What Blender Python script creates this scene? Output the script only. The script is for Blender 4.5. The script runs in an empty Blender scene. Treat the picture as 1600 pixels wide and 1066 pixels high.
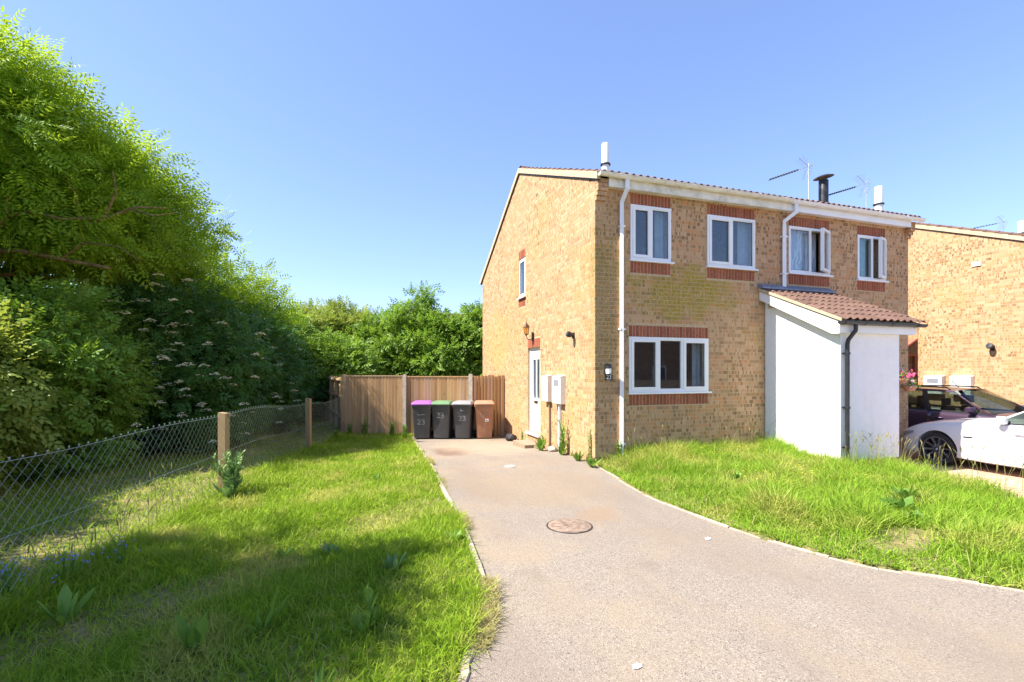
import bpy, bmesh, math, random
import numpy as np
from mathutils import Vector, Matrix
random.seed(7); RNG = np.random.default_rng(11)
rad = math.radians
SC = bpy.context.scene
COL = SC.collection

# ------------------------------------------------------------------ camera, sky, sun, exposure
TH = rad(18.13)
CAM = (-4.150, -7.796, 1.69)
cd = bpy.data.cameras.new("camera"); cam = bpy.data.objects.new("camera", cd); COL.objects.link(cam)
cam.location = CAM; cam.rotation_euler = (rad(90), 0, -TH)
cd.sensor_width = 36.0; cd.lens = 745 / 1600 * 36; cd.shift_y = 47 / 1600; cd.clip_start = 0.05; cd.clip_end = 3000
SC.camera = cam
SUN_EL, SUN_AZ = rad(52), rad(-0.3)          # azimuth: off the line of the house fronts, towards the viewer
TO_SUN = Vector((-math.cos(SUN_EL) * math.cos(SUN_AZ), -math.cos(SUN_EL) * math.sin(SUN_AZ), math.sin(SUN_EL)))
w = bpy.data.worlds.new("World"); SC.world = w; w.use_nodes = True
wn = w.node_tree.nodes; wl = w.node_tree.links
bg = wn["Background"]; sky = wn.new("ShaderNodeTexSky"); sky.sky_type = 'NISHITA'; sky.sun_disc = False
sky.sun_elevation = SUN_EL; sky.sun_rotation = rad(270); sky.air_density = 1.0; sky.dust_density = 0.2; sky.ozone_density = 3.5; sky.altitude = 500
bg.inputs[1].default_value = 0.13
gam = wn.new("ShaderNodeGamma"); gam.inputs[1].default_value = 0.75; wl.new(sky.outputs[0], gam.inputs[0])      # softer contrast, as the camera rendered the whole sky
wb_ = wn.new("ShaderNodeMix"); wb_.data_type = 'RGBA'; wb_.blend_type = 'MULTIPLY'; wb_.inputs[0].default_value = 1.0; wb_.inputs[7].default_value = (.95, 1.0, 1.25, 1)
wl.new(gam.outputs[0], wb_.inputs[6]); wl.new(wb_.outputs[2], bg.inputs[0])
sd = bpy.data.lights.new("sun", 'SUN'); sd.energy = 4.8; sd.angle = rad(0.53); sd.color = (1.0, 0.94, 0.84)
sun = bpy.data.objects.new("sun", sd); COL.objects.link(sun); sun.location = (-20, 0, 30)
sun.rotation_euler = TO_SUN.to_track_quat('Z', 'Y').to_euler()
SC.view_settings.view_transform = 'Standard'; SC.view_settings.look = 'None'
SC.view_settings.exposure = 1.45; SC.view_settings.gamma = 1.0; SC.view_settings.use_curve_mapping = False
SC.render.engine = 'CYCLES'; SC.cycles.use_denoising = True; SC.cycles.max_bounces = 8; SC.cycles.transparent_max_bounces = 16

# ------------------------------------------------------------------ helpers
RV = (math.cos(TH), -math.sin(TH)); VV = (math.sin(TH), math.cos(TH))
def P(r, a):                                   # metres to the right of and ahead of the viewer -> world x, y
    return CAM[0] + r * RV[0] + a * VV[0], CAM[1] + r * RV[1] + a * VV[1]
def ss(a, b, x):
    t = np.clip((x - a) / (b - a), 0, 1); return t * t * (3 - 2 * t)
def G(x, y):                                   # height of the terrain
    x = np.asarray(x, float); y = np.asarray(y, float)
    base = -0.2 * ss(0, 5.5, y)
    z = base * (1 - ss(3.6, 5.6, x)) + -0.17 * ss(3.6, 5.6, x)
    return z
def g(x, y): return float(G(x, y))
def link(o, parent=None):
    COL.objects.link(o)
    if parent is not None: o.parent = parent
    return o
def tag(o, label, cat, group=None):
    o['label'] = label; o['category'] = cat
    if group: o['group'] = group
    return o
def empty(name, loc=(0, 0, 0), rz=0.0):
    o = bpy.data.objects.new(name, None); o.location = loc; o.rotation_euler = (0, 0, rz); o.empty_display_size = 0.1
    return link(o)
class MB:
    def __init__(s): s.v = []; s.f = []; s.m = []
    def quad(s, a, b, c, d, m=0):
        i = len(s.v); s.v += [a, b, c, d]; s.f.append((i, i + 1, i + 2, i + 3)); s.m.append(m)
    def poly(s, pts, m=0):
        i = len(s.v); s.v += list(pts); s.f.append(tuple(range(i, i + len(pts)))); s.m.append(m)
    def box(s, x0, x1, y0, y1, z0, z1, m=0):
        i = len(s.v)
        s.v += [(x0, y0, z0), (x1, y0, z0), (x1, y1, z0), (x0, y1, z0), (x0, y0, z1), (x1, y0, z1), (x1, y1, z1), (x0, y1, z1)]
        for q in ((0, 3, 2, 1), (4, 5, 6, 7), (0, 1, 5, 4), (1, 2, 6, 5), (2, 3, 7, 6), (3, 0, 4, 7)):
            s.f.append(tuple(i + k for k in q)); s.m.append(m)
    def prism(s, poly, d, m=0):                # closed polygon swept along vector d
        n = len(poly); i = len(s.v); d = Vector(d)
        s.v += [tuple(p) for p in poly] + [tuple(Vector(p) + d) for p in poly]
        s.f.append(tuple(range(i + n - 1, i - 1, -1))); s.f.append(tuple(range(i + n, i + 2 * n))); s.m += [m, m]
        for k in range(n):
            s.f.append((i + k, i + (k + 1) % n, i + n + (k + 1) % n, i + n + k)); s.m.append(m)
    def tube(s, pts, r, n=6, m=0, cap=True):
        pts = [Vector(p) for p in pts]; k = len(pts)
        rr = r if isinstance(r, (list, tuple)) else [r] * k
        base = len(s.v); ref = None
        for j, p in enumerate(pts):
            d = (pts[min(j + 1, k - 1)] - pts[max(j - 1, 0)])
            if d.length < 1e-9: d = Vector((0, 0, 1))
            d.normalize()
            if ref is None: ref = Vector((0, 0, 1)) if abs(d.z) < .9 else Vector((1, 0, 0))
            u = ref - d * ref.dot(d)
            if u.length < 1e-6: u = d.orthogonal()
            u.normalize(); ref = u; v = d.cross(u)
            for q in range(n):
                a = 2 * math.pi * q / n; s.v.append(tuple(p + (u * math.cos(a) + v * math.sin(a)) * rr[j]))
        for j in range(k - 1):
            for q in range(n):
                a = base + j * n + q; b = base + j * n + (q + 1) % n
                s.f.append((a, b, b + n, a + n)); s.m.append(m)
        if cap:
            s.f.append(tuple(base + q for q in range(n - 1, -1, -1))); s.f.append(tuple(base + (k - 1) * n + q for q in range(n))); s.m += [m, m]
    def lathe(s, prof, n=24, m=0, mat=None):   # profile (r, z) about z
        base = len(s.v); k = len(prof)
        for r, z in prof:
            for q in range(n):
                a = 2 * math.pi * q / n; v = Vector((r * math.cos(a), r * math.sin(a), z)); s.v.append(tuple(mat @ v) if mat else tuple(v))
        for j in range(k - 1):
            for q in range(n):
                a = base + j * n + q; b = base + j * n + (q + 1) % n
                s.f.append((a, b, b + n, a + n)); s.m.append(m)
    def grid(s, fn, nu, nv, m=0):
        base = len(s.v)
        for i in range(nu + 1):
            for j in range(nv + 1): s.v.append(tuple(fn(i / nu, j / nv)))
        for i in range(nu):
            for j in range(nv):
                a = base + i * (nv + 1) + j; s.f.append((a, a + nv + 1, a + nv + 2, a + 1)); s.m.append(m)
    def mesh(s, name, mats, smooth=None):
        me = bpy.data.meshes.new(name); me.from_pydata(s.v, [], s.f)
        for mt in (mats if isinstance(mats, (list, tuple)) else [mats]): me.materials.append(mt)
        if any(s.m): me.polygons.foreach_set('material_index', s.m)
        if smooth is not None:
            me.polygons.foreach_set('use_smooth', [True] * len(me.polygons))
            me.set_sharp_from_angle(angle=rad(smooth))
        me.update(); return me
    def build(s, name, mats, parent=None, smooth=None, loc=None, rz=None):
        o = bpy.data.objects.new(name, s.mesh(name, mats, smooth))
        if loc is not None: o.location = loc
        if rz is not None: o.rotation_euler = (0, 0, rz)
        return link(o, parent)
def box(name, x0, x1, y0, y1, z0, z1, mat, parent=None):
    b = MB(); b.box(x0, x1, y0, y1, z0, z1); return b.build(name, mat, parent)
def np_mesh(name, verts, faces, mat, rnd=None, smooth=False):
    me = bpy.data.meshes.new(name); verts = np.ascontiguousarray(verts, np.float32); faces = np.ascontiguousarray(faces, np.int32)
    n, k = faces.shape
    me.vertices.add(len(verts)); me.vertices.foreach_set('co', verts.ravel())
    me.loops.add(n * k); me.loops.foreach_set('vertex_index', faces.ravel())
    me.polygons.add(n); me.polygons.foreach_set('loop_start', np.arange(0, n * k, k, dtype=np.int32))
    me.update(calc_edges=True)
    if rnd is not None:
        at = me.attributes.new('rnd', 'FLOAT', 'FACE'); at.data.foreach_set('value', np.ascontiguousarray(rnd, np.float32))
    me.polygons.foreach_set('use_smooth', np.full(n, bool(smooth)))
    me.materials.append(mat); return me
def np_obj(name, verts, faces, mat, parent=None, rnd=None, smooth=False):
    return link(bpy.data.objects.new(name, np_mesh(name, verts, faces, mat, rnd, smooth)), parent)

# ------------------------------------------------------------------ materials
class NT:
    def __init__(s, name):
        s.mat = bpy.data.materials.new(name); s.mat.use_nodes = True; s.t = s.mat.node_tree; s.n = s.t.nodes; s.l = s.t.links
        s.bsdf = s.n["Principled BSDF"]; s.out = s.n["Material Output"]
    def new(s, t, **kw):
        n = s.n.new(t)
        for k, v in kw.items(): setattr(n, k, v)
        return n
    def put(s, sock, v):
        if isinstance(v, bpy.types.NodeSocket): s.l.new(v, sock)
        else:
            if sock.type == 'RGBA' and len(v) == 3: v = (*v, 1)
            sock.default_value = v
    def pos(s):
        if not hasattr(s, '_p'): s._p = s.new('ShaderNodeNewGeometry').outputs['Position']
        return s._p
    def obj(s): return s.new('ShaderNodeTexCoord').outputs['Object']
    def map(s, vec, scale=(1, 1, 1), loc=(0, 0, 0)):
        n = s.new('ShaderNodeMapping'); s.l.new(vec, n.inputs[0]); n.inputs['Scale'].default_value = scale; n.inputs['Location'].default_value = loc
        return n.outputs[0]
    def noise(s, scale, detail=3, rough=.55, vec=None, dist=0):
        n = s.new('ShaderNodeTexNoise'); s.l.new(vec or s.pos(), n.inputs['Vector']); n.inputs['Scale'].default_value = scale
        n.inputs['Detail'].default_value = detail; n.inputs['Roughness'].default_value = rough; n.inputs['Distortion'].default_value = dist
        return n.outputs[0]
    def math(s, op, a, b=0.0, c=None):
        n = s.new('ShaderNodeMath', operation=op); s.put(n.inputs[0], a); s.put(n.inputs[1], b)
        if c is not None: s.put(n.inputs[2], c)
        return n.outputs[0]
    def ramp(s, f, lo, hi, a=0.0, b=1.0):
        n = s.new('ShaderNodeMapRange', interpolation_type='SMOOTHSTEP'); s.put(n.inputs[0], f)
        for i, v in ((1, lo), (2, hi), (3, a), (4, b)): n.inputs[i].default_value = v
        return n.outputs[0]
    def mix(s, f, a, b, mode='MIX'):
        n = s.new('ShaderNodeMix', data_type='RGBA', blend_type=mode); s.put(n.inputs[0], f); s.put(n.inputs[6], a); s.put(n.inputs[7], b)
        return n.outputs[2]
    def attr(s, name): return s.new('ShaderNodeAttribute', attribute_name=name).outputs['Fac']
    def orand(s): return s.new('ShaderNodeObjectInfo').outputs['Random']
    def sep(s, v):
        n = s.new('ShaderNodeSeparateXYZ'); s.l.new(v, n.inputs[0]); return n.outputs
    def comb(s, x, y, z):
        n = s.new('ShaderNodeCombineXYZ')
        for i, v in enumerate((x, y, z)): s.put(n.inputs[i], v)
        return n.outputs[0]
    def bump(s, h, strength=.3, dist=.01):
        n = s.new('ShaderNodeBump'); s.put(n.inputs['Height'], h); n.inputs['Strength'].default_value = strength; n.inputs['Distance'].default_value = dist
        s.l.new(n.outputs[0], s.bsdf.inputs['Normal'])
    def set(s, color=None, rough=None, metal=None, spec=None, **kw):
        b = s.bsdf.inputs
        if color is not None: s.put(b['Base Color'], color)
        if rough is not None: s.put(b['Roughness'], rough)
        if metal is not None: s.put(b['Metallic'], metal)
        if spec is not None: s.put(b['Specular IOR Level'], spec)
        for k, v in kw.items(): s.put(b[k], v)
        return s.mat
def simple(name, col, rough=.5, metal=0.0, var=.12, scale=9, bump=0, spec=.5, dirt=None):
    t = NT(name); n = t.noise(scale, 4, .6); f = t.ramp(n, .3, .7)
    c = t.mix(f, tuple(v * (1 - var) for v in col), tuple(min(1, v * (1 + var)) for v in col))
    if dirt: c = t.mix(t.math('MULTIPLY', t.ramp(t.noise(3.1, 5, .65), .48, .75), dirt[1]), c, dirt[0])
    if bump: t.bump(t.noise(scale * 9, 3), bump, .004)
    return t.set(c, rough, metal, spec)
M = {}
# bricks: grid of 225 x 75 mm shared with the geometry
def mat_brick():
    t = NT('buff_brick'); p = t.sep(t.pos())
    al = t.math('ADD', p[0], p[1]); k = t.math('FLOOR', t.math('DIVIDE', t.math('ADD', p[2], 10.0), .075))
    col = t.math('FLOOR', t.math('DIVIDE', t.math('ADD', t.math('MULTIPLY', t.math('MODULO', k, 2.0), .1125), t.math('ADD', al, 50.0)), .225))
    wnz = t.new('ShaderNodeTexWhiteNoise', noise_dimensions='3D'); t.l.new(t.comb(k, col, 3.0), wnz.inputs[0]); r = wnz.outputs[0]
    rc = t.sep(wnz.outputs[1])
    c = t.mix(r, (.435, .253, .14), (.525, .328, .19))
    c = t.mix(t.ramp(rc[1], .72, .9), c, (.49, .245, .115))
    c = t.mix(t.ramp(rc[2], .88, .96), c, (.33, .20, .105))
    # darker kiss marks across each brick, as the firing left them
    kv = t.comb(t.math('ADD', t.math('MULTIPLY', al, 17.0), t.math('MULTIPLY', rc[0], 40.0)), t.math('MULTIPLY', k, 7.31), t.math('MULTIPLY', col, 1.7))
    kn = t.noise(1.0, 1, .4, kv)
    zone = t.ramp(t.noise(.55, 2), .38, .62, .55, 1.0)
    km = t.math('MULTIPLY', t.ramp(kn, .54, .60), zone)
    c = t.mix(km, c, t.mix(rc[1], (.15, .085, .042), (.27, .155, .07)))
    c = t.mix(t.ramp(t.noise(70, 4, .7), .35, .75, 0, .35), c, (.62, .415, .23))
    # lichen and moss in drifts
    moss = t.math('MULTIPLY', t.ramp(t.noise(.75, 3, .6, t.map(t.pos(), (1, 1, 1), (3.3, 1.2, 7.4))), .52, .66), t.ramp(t.noise(14, 4, .7), .38, .62))
    low = t.ramp(p[2], 4.3, .2, .0, .8)
    c = t.mix(t.math('MULTIPLY', moss, .38), c, (.36, .27, .05))
    c = t.mix(t.math('MULTIPLY', t.math('MULTIPLY', t.ramp(t.noise(2.2, 4, .65), .45, .72), low), .35), c, (.28, .215, .08))
    # the big moss drift below the bedroom window
    def drift(cx, cy, cz, rx, rz, amt):
        d = t.math('ADD', t.math('POWER', t.math('DIVIDE', t.math('SUBTRACT', t.math('SUBTRACT', p[0], p[1]), cx - cy), rx), 2.0), t.math('POWER', t.math('DIVIDE', t.math('SUBTRACT', p[2], cz), rz), 2.0))
        return t.math('MULTIPLY', t.math('MULTIPLY', t.ramp(t.math('ADD', d, t.math('MULTIPLY', t.math('SUBTRACT', t.noise(2.1, 5, .65), .5), 3.4)), 1.15, .15), t.ramp(t.noise(26, 3, .7), .38, .58)), amt)
    c = t.mix(drift(1.9, 0, 3.2, 1.35, .62, 1.0), c, (.29, .23, .010))
    c = t.mix(drift(0, 6.3, 2.6, 1.6, 1.0, .5), c, (.47, .32, .06))
    c = t.mix(drift(0.15, 0, 3.0, .45, 1.9, .75), c, (.2, .17, .04))
    t.bump(t.math('ADD', t.noise(120, 3, .7), t.math('MULTIPLY', t.noise(38, 2), 1.2)), .55, .004)
    return t.set(c, .92, 0, .2)
M['brick'] = mat_brick()
def mat_red():
    t = NT('red_brick'); r = t.orand(); c = t.mix(r, (.25, .075, .042), (.38, .125, .068))
    c = t.mix(t.ramp(t.noise(22, 3), .5, .68), c, (.17, .06, .045)); t.bump(t.noise(110, 3, .7), .5, .004)
    return t.set(c, .9, 0, .2)
M['red'] = mat_red()
M['mortar'] = simple('mortar', (.48, .355, .215), .95, var=.22, scale=30, bump=.5, spec=.1)
M['upvc'] = simple('white_upvc', (.80, .80, .80), .28, var=.03, scale=3)
M['gutter_old'] = simple('stained_white_plastic', (.74, .71, .62), .4, var=.08, scale=6, dirt=((.30, .24, .10), .55))
M['fascia_old'] = simple('stained_white_board', (.72, .69, .60), .5, var=.1, scale=5, dirt=((.26, .22, .14), .6))
M['black_plastic'] = simple('black_plastic', (.022, .023, .026), .38, var=.2)
M['black_metal'] = simple('black_metal', (.03, .03, .032), .45, .3, var=.2)
M['galv'] = simple('galvanised_metal', (.55, .56, .57), .4, .8, var=.12, scale=30)
M['lead'] = simple('lead_flashing', (.22, .25, .31), .5, .4, var=.25, scale=12, bump=.3)
M['room'] = simple('room_plaster', (.45, .43, .40), .9)
M['tree_house'] = simple('brown_render', (.3, .22, .16), .9)
def mat_render():
    t = NT('white_render'); n = t.noise(7, 5, .65)
    c = t.mix(t.ramp(n, .3, .8), (.83, .83, .835), (.88, .88, .875)); p = t.sep(t.pos())
    c = t.mix(t.math('MULTIPLY', t.ramp(t.noise(5, 5, .7), .5, .75), t.ramp(p[2], .9, .1, 0, .6)), c, (.5, .47, .4))
    c = t.mix(t.ramp(t.noise(1.0, 4, .6, t.map(t.pos(), (9, 9, .7))), .52, .78, 0, .22), c, (.55, .53, .48))
    t.bump(t.math('ADD', t.noise(55, 4, .65), t.math('MULTIPLY', t.noise(6, 3), 1.5)), .5, .014)
    return t.set(c, .8, 0, .2)
M['render'] = mat_render()
def mat_tile():
    t = NT('brown_roof_tile'); r = t.orand(); c = t.mix(r, (.115, .066, .05), (.17, .10, .076))
    c = t.mix(t.ramp(t.noise(9, 5, .7), .5, .72), c, (.08, .05, .04)); c = t.mix(t.ramp(t.noise(24, 4, .7), .68, .76), c, (.42, .37, .30))
    t.bump(t.noise(90, 3, .7), .5, .004); return t.set(c, .88, 0, .25)
M['tile'] = mat_tile()
M['verge'] = simple('verge_mortar', (.50, .38, .25), .95, var=.15, scale=10, bump=.4, spec=.1)
def mat_glass(name='window_glass', tint=(.9, .95, .96), r0=.095):
    t = NT(name); lw = t.new('ShaderNodeLayerWeight'); lw.inputs[0].default_value = .5
    f = t.math('MULTIPLY_ADD', t.math('POWER', lw.outputs['Facing'], 5.0), 1 - r0, r0)
    tr = t.new('ShaderNodeBsdfTransparent'); tr.inputs[0].default_value = (*tint, 1)
    gl = t.new('ShaderNodeBsdfGlossy'); gl.inputs['Roughness'].default_value = .012
    mx = t.new('ShaderNodeMixShader'); t.l.new(f, mx.inputs[0]); t.l.new(tr.outputs[0], mx.inputs[1]); t.l.new(gl.outputs[0], mx.inputs[2])
    t.l.new(mx.outputs[0], t.out.inputs[0]); return t.mat
M['glass'] = mat_glass(); M['carglass'] = mat_glass('car_glass', (.42, .5, .47), .07)
M['lampglass'] = mat_glass('lamp_glass', (1, .8, .45), .05)
def mat_tarmac():
    t = NT('worn_tarmac'); v = t.new('ShaderNodeTexVoronoi'); t.l.new(t.pos(), v.inputs['Vector']); v.inputs['Scale'].default_value = 135
    s = t.sep(v.outputs['Color'])
    c = t.mix(s[0], (.202, .168, .135), (.278, .237, .195)); c = t.mix(t.ramp(s[1], .86, .95, 0, .8), c, (.085, .07, .06)); c = t.mix(t.ramp(s[2], .88, .95, 0, .7), c, (.40, .345, .285))
    c = t.mix(t.ramp(t.noise(.9, 5, .6), .42, .72, 0, .5), c, (.31, .235, .15))
    c = t.mix(t.ramp(t.noise(1.7, 5, .62, t.map(t.pos(), (1, 1, 1), (5, 2, 0))), .58, .76, 0, .55), c, (.19, .145, .105))
    c = t.mix(t.ramp(t.noise(.45, 4, .55, t.map(t.pos(), (1.6, .7, 1), (9, 4, 0))), .40, .68, 0, .55), c, (.19, .15, .12)); c = t.mix(t.ramp(t.noise(6.5, 5, .7), .55, .8, 0, .4), c, (.17, .14, .115))
    p = t.sep(t.pos())
    def spot(cx, cy, rx, ry, col, amt):
        nonlocal c
        d = t.math('ADD', t.math('POWER', t.math('DIVIDE', t.math('SUBTRACT', p[0], cx), rx), 2.0), t.math('POWER', t.math('DIVIDE', t.math('SUBTRACT', p[1], cy), ry), 2.0))
        c = t.mix(t.math('MULTIPLY', t.ramp(t.math('ADD', d, t.math('MULTIPLY', t.math('SUBTRACT', t.noise(2.6, 5, .6), .5), 2.4)), 1.3, .1), amt), c, col)
    spot(-2.15, 2.7, .42, .9, (.15, .085, .06), .8)
    spot(-1.45, -2.75, .3, .35, (.25, .17, .11), .6)
    spot(-1.6, -1.2, 1.2, 1.3, (.25, .185, .115), .45)
    spot(-1.2, 3.4, 1.2, 2.0, (.36, .285, .20), .5)
    t.bump(t.math('ADD', v.outputs['Distance'], t.math('MULTIPLY', t.noise(4, 4), .6)), .6, .006)
    return t.set(c, .93, 0, .25)
M['tarmac'] = mat_tarmac()
def mat_soil():
    t = NT('lawn_soil'); p = t.sep(t.pos()); c = t.mix(t.ramp(t.noise(3.2, 5, .65), .35, .65), (.10, .125, .03), (.30, .24, .11))
    c = t.mix(t.ramp(t.noise(30, 4, .7), .4, .75, 0, .6), c, (.17, .14, .07))
    t.bump(t.noise(22, 5, .7), .8, .03); return t.set(c, .97, 0, .1)
M['soil'] = mat_soil()
def mat_grass(name, lo, hi, dry, dryamt):
    t = NT(name); r = t.attr('rnd'); c = t.mix(r, lo, hi)
    d = t.ramp(t.noise(1.05, 4, .6), .47, .66); d2 = t.ramp(t.noise(5.0, 3, .6), .5, .7, 0, .5)
    dd = t.math('MULTIPLY', t.math('MAXIMUM', d, d2), dryamt)
    sel = t.ramp(t.math('FRACT', t.math('MULTIPLY', r, 7.77)), .0, 1.0, .35, 1.0)
    c = t.mix(t.math('MULTIPLY', dd, sel), c, dry)
    tr = t.new('ShaderNodeBsdfTranslucent'); t.put(tr.inputs[0], t.mix(.5, c, (.35, .45, .05)))
    t.set(c, .6, 0, .2); mx = t.new('ShaderNodeMixShader'); mx.inputs[0].default_value = .38
    t.l.new(t.bsdf.outputs[0], mx.inputs[1]); t.l.new(tr.outputs[0], mx.inputs[2]); t.l.new(mx.outputs[0], t.out.inputs[0]); return t.mat
M['grass'] = mat_grass('lawn_grass_blade', (.15, .28, .012), (.34, .48, .03), (.64, .54, .17), .85)
M['garden'] = mat_grass('garden_grass_blade', (.14, .28, .014), (.32, .48, .04), (.56, .47, .15), .8)
M['straw'] = mat_grass('straw_blade', (.35, .31, .12), (.52, .44, .20), (.5, .4, .2), .5)
def mat_leaf(name, lo, hi, trans=.4, tcol=(.30, .45, .03), rough=.45):
    t = NT(name); r = t.attr('rnd'); c = t.mix(r, lo, hi); c = t.mix(t.ramp(t.noise(.9, 3), .35, .68, 0, .5), c, tuple(v * 1.35 for v in hi))
    tr = t.new('ShaderNodeBsdfTranslucent'); t.put(tr.inputs[0], t.mix(.55, c, tcol))
    t.set(c, rough, 0, .22); mx = t.new('ShaderNodeMixShader'); mx.inputs[0].default_value = trans
    t.l.new(t.bsdf.outputs[0], mx.inputs[1]); t.l.new(tr.outputs[0], mx.inputs[2]); t.l.new(mx.outputs[0], t.out.inputs[0]); return t.mat
M['ash'] = mat_leaf('ash_leaf', (.10, .22, .010), (.31, .44, .03), .5, (.46, .58, .02))
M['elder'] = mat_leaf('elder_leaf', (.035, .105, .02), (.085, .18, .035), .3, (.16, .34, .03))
M['thorn'] = mat_leaf('hawthorn_leaf', (.08, .18, .02), (.20, .32, .04), .4)
M['yellowish'] = mat_leaf('maple_leaf', (.12, .20, .025), (.27, .33, .06), .4, (.38, .42, .05))
M['midgreen'] = mat_leaf('hedge_leaf', (.08, .18, .02), (.22, .34, .05), .4)
M['weed'] = mat_leaf('weed_leaf', (.09, .20, .025), (.19, .32, .06), .35)
M['bluegreen'] = mat_leaf('thistle_leaf', (.10, .20, .05), (.22, .33, .12), .25, (.2, .35, .08))
M['flower_cream'] = simple('cream_blossom', (.86, .83, .62), .8)
M['flower_blue'] = simple('blue_petal', (.16, .20, .55), .7)
M['flower_yellow'] = simple('yellow_petal', (.75, .55, .03), .7)
M['flower_pink'] = simple('pink_petal', (.70, .08, .20), .7, var=.5, scale=40)
M['flower_pale'] = simple('pale_petal', (.80, .45, .42), .7, var=.3, scale=40)
def mat_bark():
    t = NT('bark'); c = t.mix(t.ramp(t.noise(9, 5, .7), .35, .7), (.13, .085, .04), (.34, .22, .09)); t.bump(t.noise(40, 4), .7, .01); return t.set(c, .95, 0, .1)
M['bark'] = mat_bark()
def mat_board(name, a, b):
    t = NT(name); o = t.obj(); r = t.orand()
    v = t.new('ShaderNodeVectorMath', operation='ADD'); t.l.new(t.map(o, (22, 22, 1.6)), v.inputs[0]); t.l.new(t.comb(t.math('MULTIPLY', r, 90.0), t.math('MULTIPLY', r, 37.0), t.math('MULTIPLY', r, 11.0)), v.inputs[1])
    n = t.noise(1.0, 5, .6, v.outputs[0], .6); c = t.mix(t.ramp(n, .3, .72), a, b)
    c = t.mix(t.math('MULTIPLY', r, .8), c, tuple(x * .62 for x in a)); c = t.mix(t.ramp(t.math('FRACT', t.math('MULTIPLY', r, 13.0)), .7, 1, 0, .5), c, (.46, .36, .27))
    k = t.new('ShaderNodeTexVoronoi'); v2 = t.new('ShaderNodeVectorMath', operation='ADD'); t.l.new(t.map(o, (7, 7, 2.6)), v2.inputs[0]); t.l.new(t.comb(t.math('MULTIPLY', r, 31.0), 0.0, t.math('MULTIPLY', r, 17.0)), v2.inputs[1])
    t.l.new(v2.outputs[0], k.inputs['Vector']); k.inputs['Scale'].default_value = 1.0
    c = t.mix(t.ramp(k.outputs['Distance'], .12, .05, 0, .85), c, (.09, .045, .02)); t.bump(n, .35, .006); return t.set(c, .85, 0, .2)
M['board'] = mat_board('fence_board', (.47, .28, .13), (.62, .42, .22))
M['post'] = mat_board('fence_post', (.42, .29, .15), (.55, .40, .23))
M['stain'] = mat_board('brown_stained_timber', (.16, .05, .022), (.25, .09, .04))
M['sleeper'] = mat_board('old_timber', (.25, .17, .11), (.38, .28, .19))
M['concrete'] = simple('concrete', (.42, .37, .31), .95, var=.2, scale=14, bump=.6, spec=.1)
M['edge'] = simple('edging_concrete', (.40, .325, .25), .95, var=.22, scale=12, bump=.6, spec=.1)
M['rust'] = simple('rusty_iron', (.24, .17, .125), .85, .1, var=.35, scale=14, bump=.6)
M['block'] = None
def mat_block():
    t = NT('paving_block'); r = t.orand(); c = t.mix(r, (.42, .25, .17), (.54, .36, .26)); c = t.mix(t.ramp(t.noise(3, 4), .4, .7, 0, .4), c, (.5, .38, .28)); t.bump(t.noise(90, 3), .4, .004); return t.set(c, .92, 0, .2)
M['block'] = mat_block()
M['binbody'] = simple('charcoal_bin_plastic', (.055, .056, .06), .42, var=.12, scale=5, bump=.15, dirt=((.13, .115, .10), .35))
M['binbrown'] = simple('brown_bin_plastic', (.33, .155, .08), .45, var=.1, scale=5, bump=.15, dirt=((.40, .24, .15), .4))
M['lid_purple'] = simple('purple_lid', (.31, .10, .40), .42, var=.08, scale=5)
M['lid_green'] = simple('green_lid', (.13, .23, .11), .42, var=.1, scale=5)
M['lid_grey'] = simple('grey_lid', (.26, .255, .26), .42, var=.08, scale=5)
M['lid_brown'] = simple('brown_lid', (.40, .21, .13), .42, var=.08, scale=5)
M['paint'] = simple('white_paint_marks', (.42, .43, .47), .7, var=.4, scale=60)
M['paint_faint'] = simple('faint_paint_marks', (.36, .27, .27), .7, var=.3, scale=60)
M['sticker_red'] = simple('red_print', (.65, .10, .05), .6)
M['meter'] = simple('meter_box_plastic', (.74, .73, .69), .45, var=.05, dirt=((.45, .42, .36), .2))
M['grey_panel'] = simple('grey_window_panel', (.22, .23, .27), .25)
M['brass'] = simple('aged_lantern_metal', (.10, .06, .035), .45, .6)
M['curtain'] = simple('pale_curtain', (.34, .37, .42), .9, var=.08)
def mat_net():
    t = NT('patterned_net_curtain'); o = t.pos(); wv = t.new('ShaderNodeTexWave', wave_type='BANDS', bands_direction='X'); wv.inputs['Scale'].default_value = 3.2; wv.inputs['Distortion'].default_value = 5; wv.inputs['Detail'].default_value = 1; wv.inputs['Detail Scale'].default_value = 1.2
    t.l.new(o, wv.inputs['Vector']); return t.set(t.mix(t.ramp(wv.outputs[1], .75, .95), (.42, .47, .58), (.68, .71, .78)), .9)
M['net'] = mat_net(); M['teal'] = simple('teal_curtain', (.16, .33, .34), .9)
M['door'] = M['upvc']
def carpaint(name, col, rough=.25, metal=0.0):
    t = NT(name); return t.set(t.mix(t.ramp(t.noise(2.5, 3), .3, .7), tuple(c * .97 for c in col), col), rough, metal, .5, **{'Coat Weight': .7, 'Coat Roughness': .04})
M['car_white'] = carpaint('white_car_paint', (.78, .78, .79), .35); M['car_dark'] = carpaint('dark_plum_car_paint', (.06, .035, .065), .3, .35)
M['rubber'] = simple('tyre_rubber', (.03, .029, .028), .85, var=.2, bump=.3)
M['alloy'] = simple('alloy_wheel', (.10, .10, .11), .35, .8, var=.1)
M['alloy_edge'] = simple('polished_alloy', (.45, .45, .47), .3, .9, var=.05)
M['chrome'] = simple('chrome', (.7, .7, .7), .15, 1.0, var=.02)
M['seat'] = simple('car_seat_fabric', (.03, .03, .033), .9)
M['lampclear'] = simple('headlamp_lens', (.25, .26, .28), .08, 0, var=.3, scale=12, spec=.9)
M['emblem_blue'] = simple('blue_emblem', (.08, .25, .6), .3)
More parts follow.
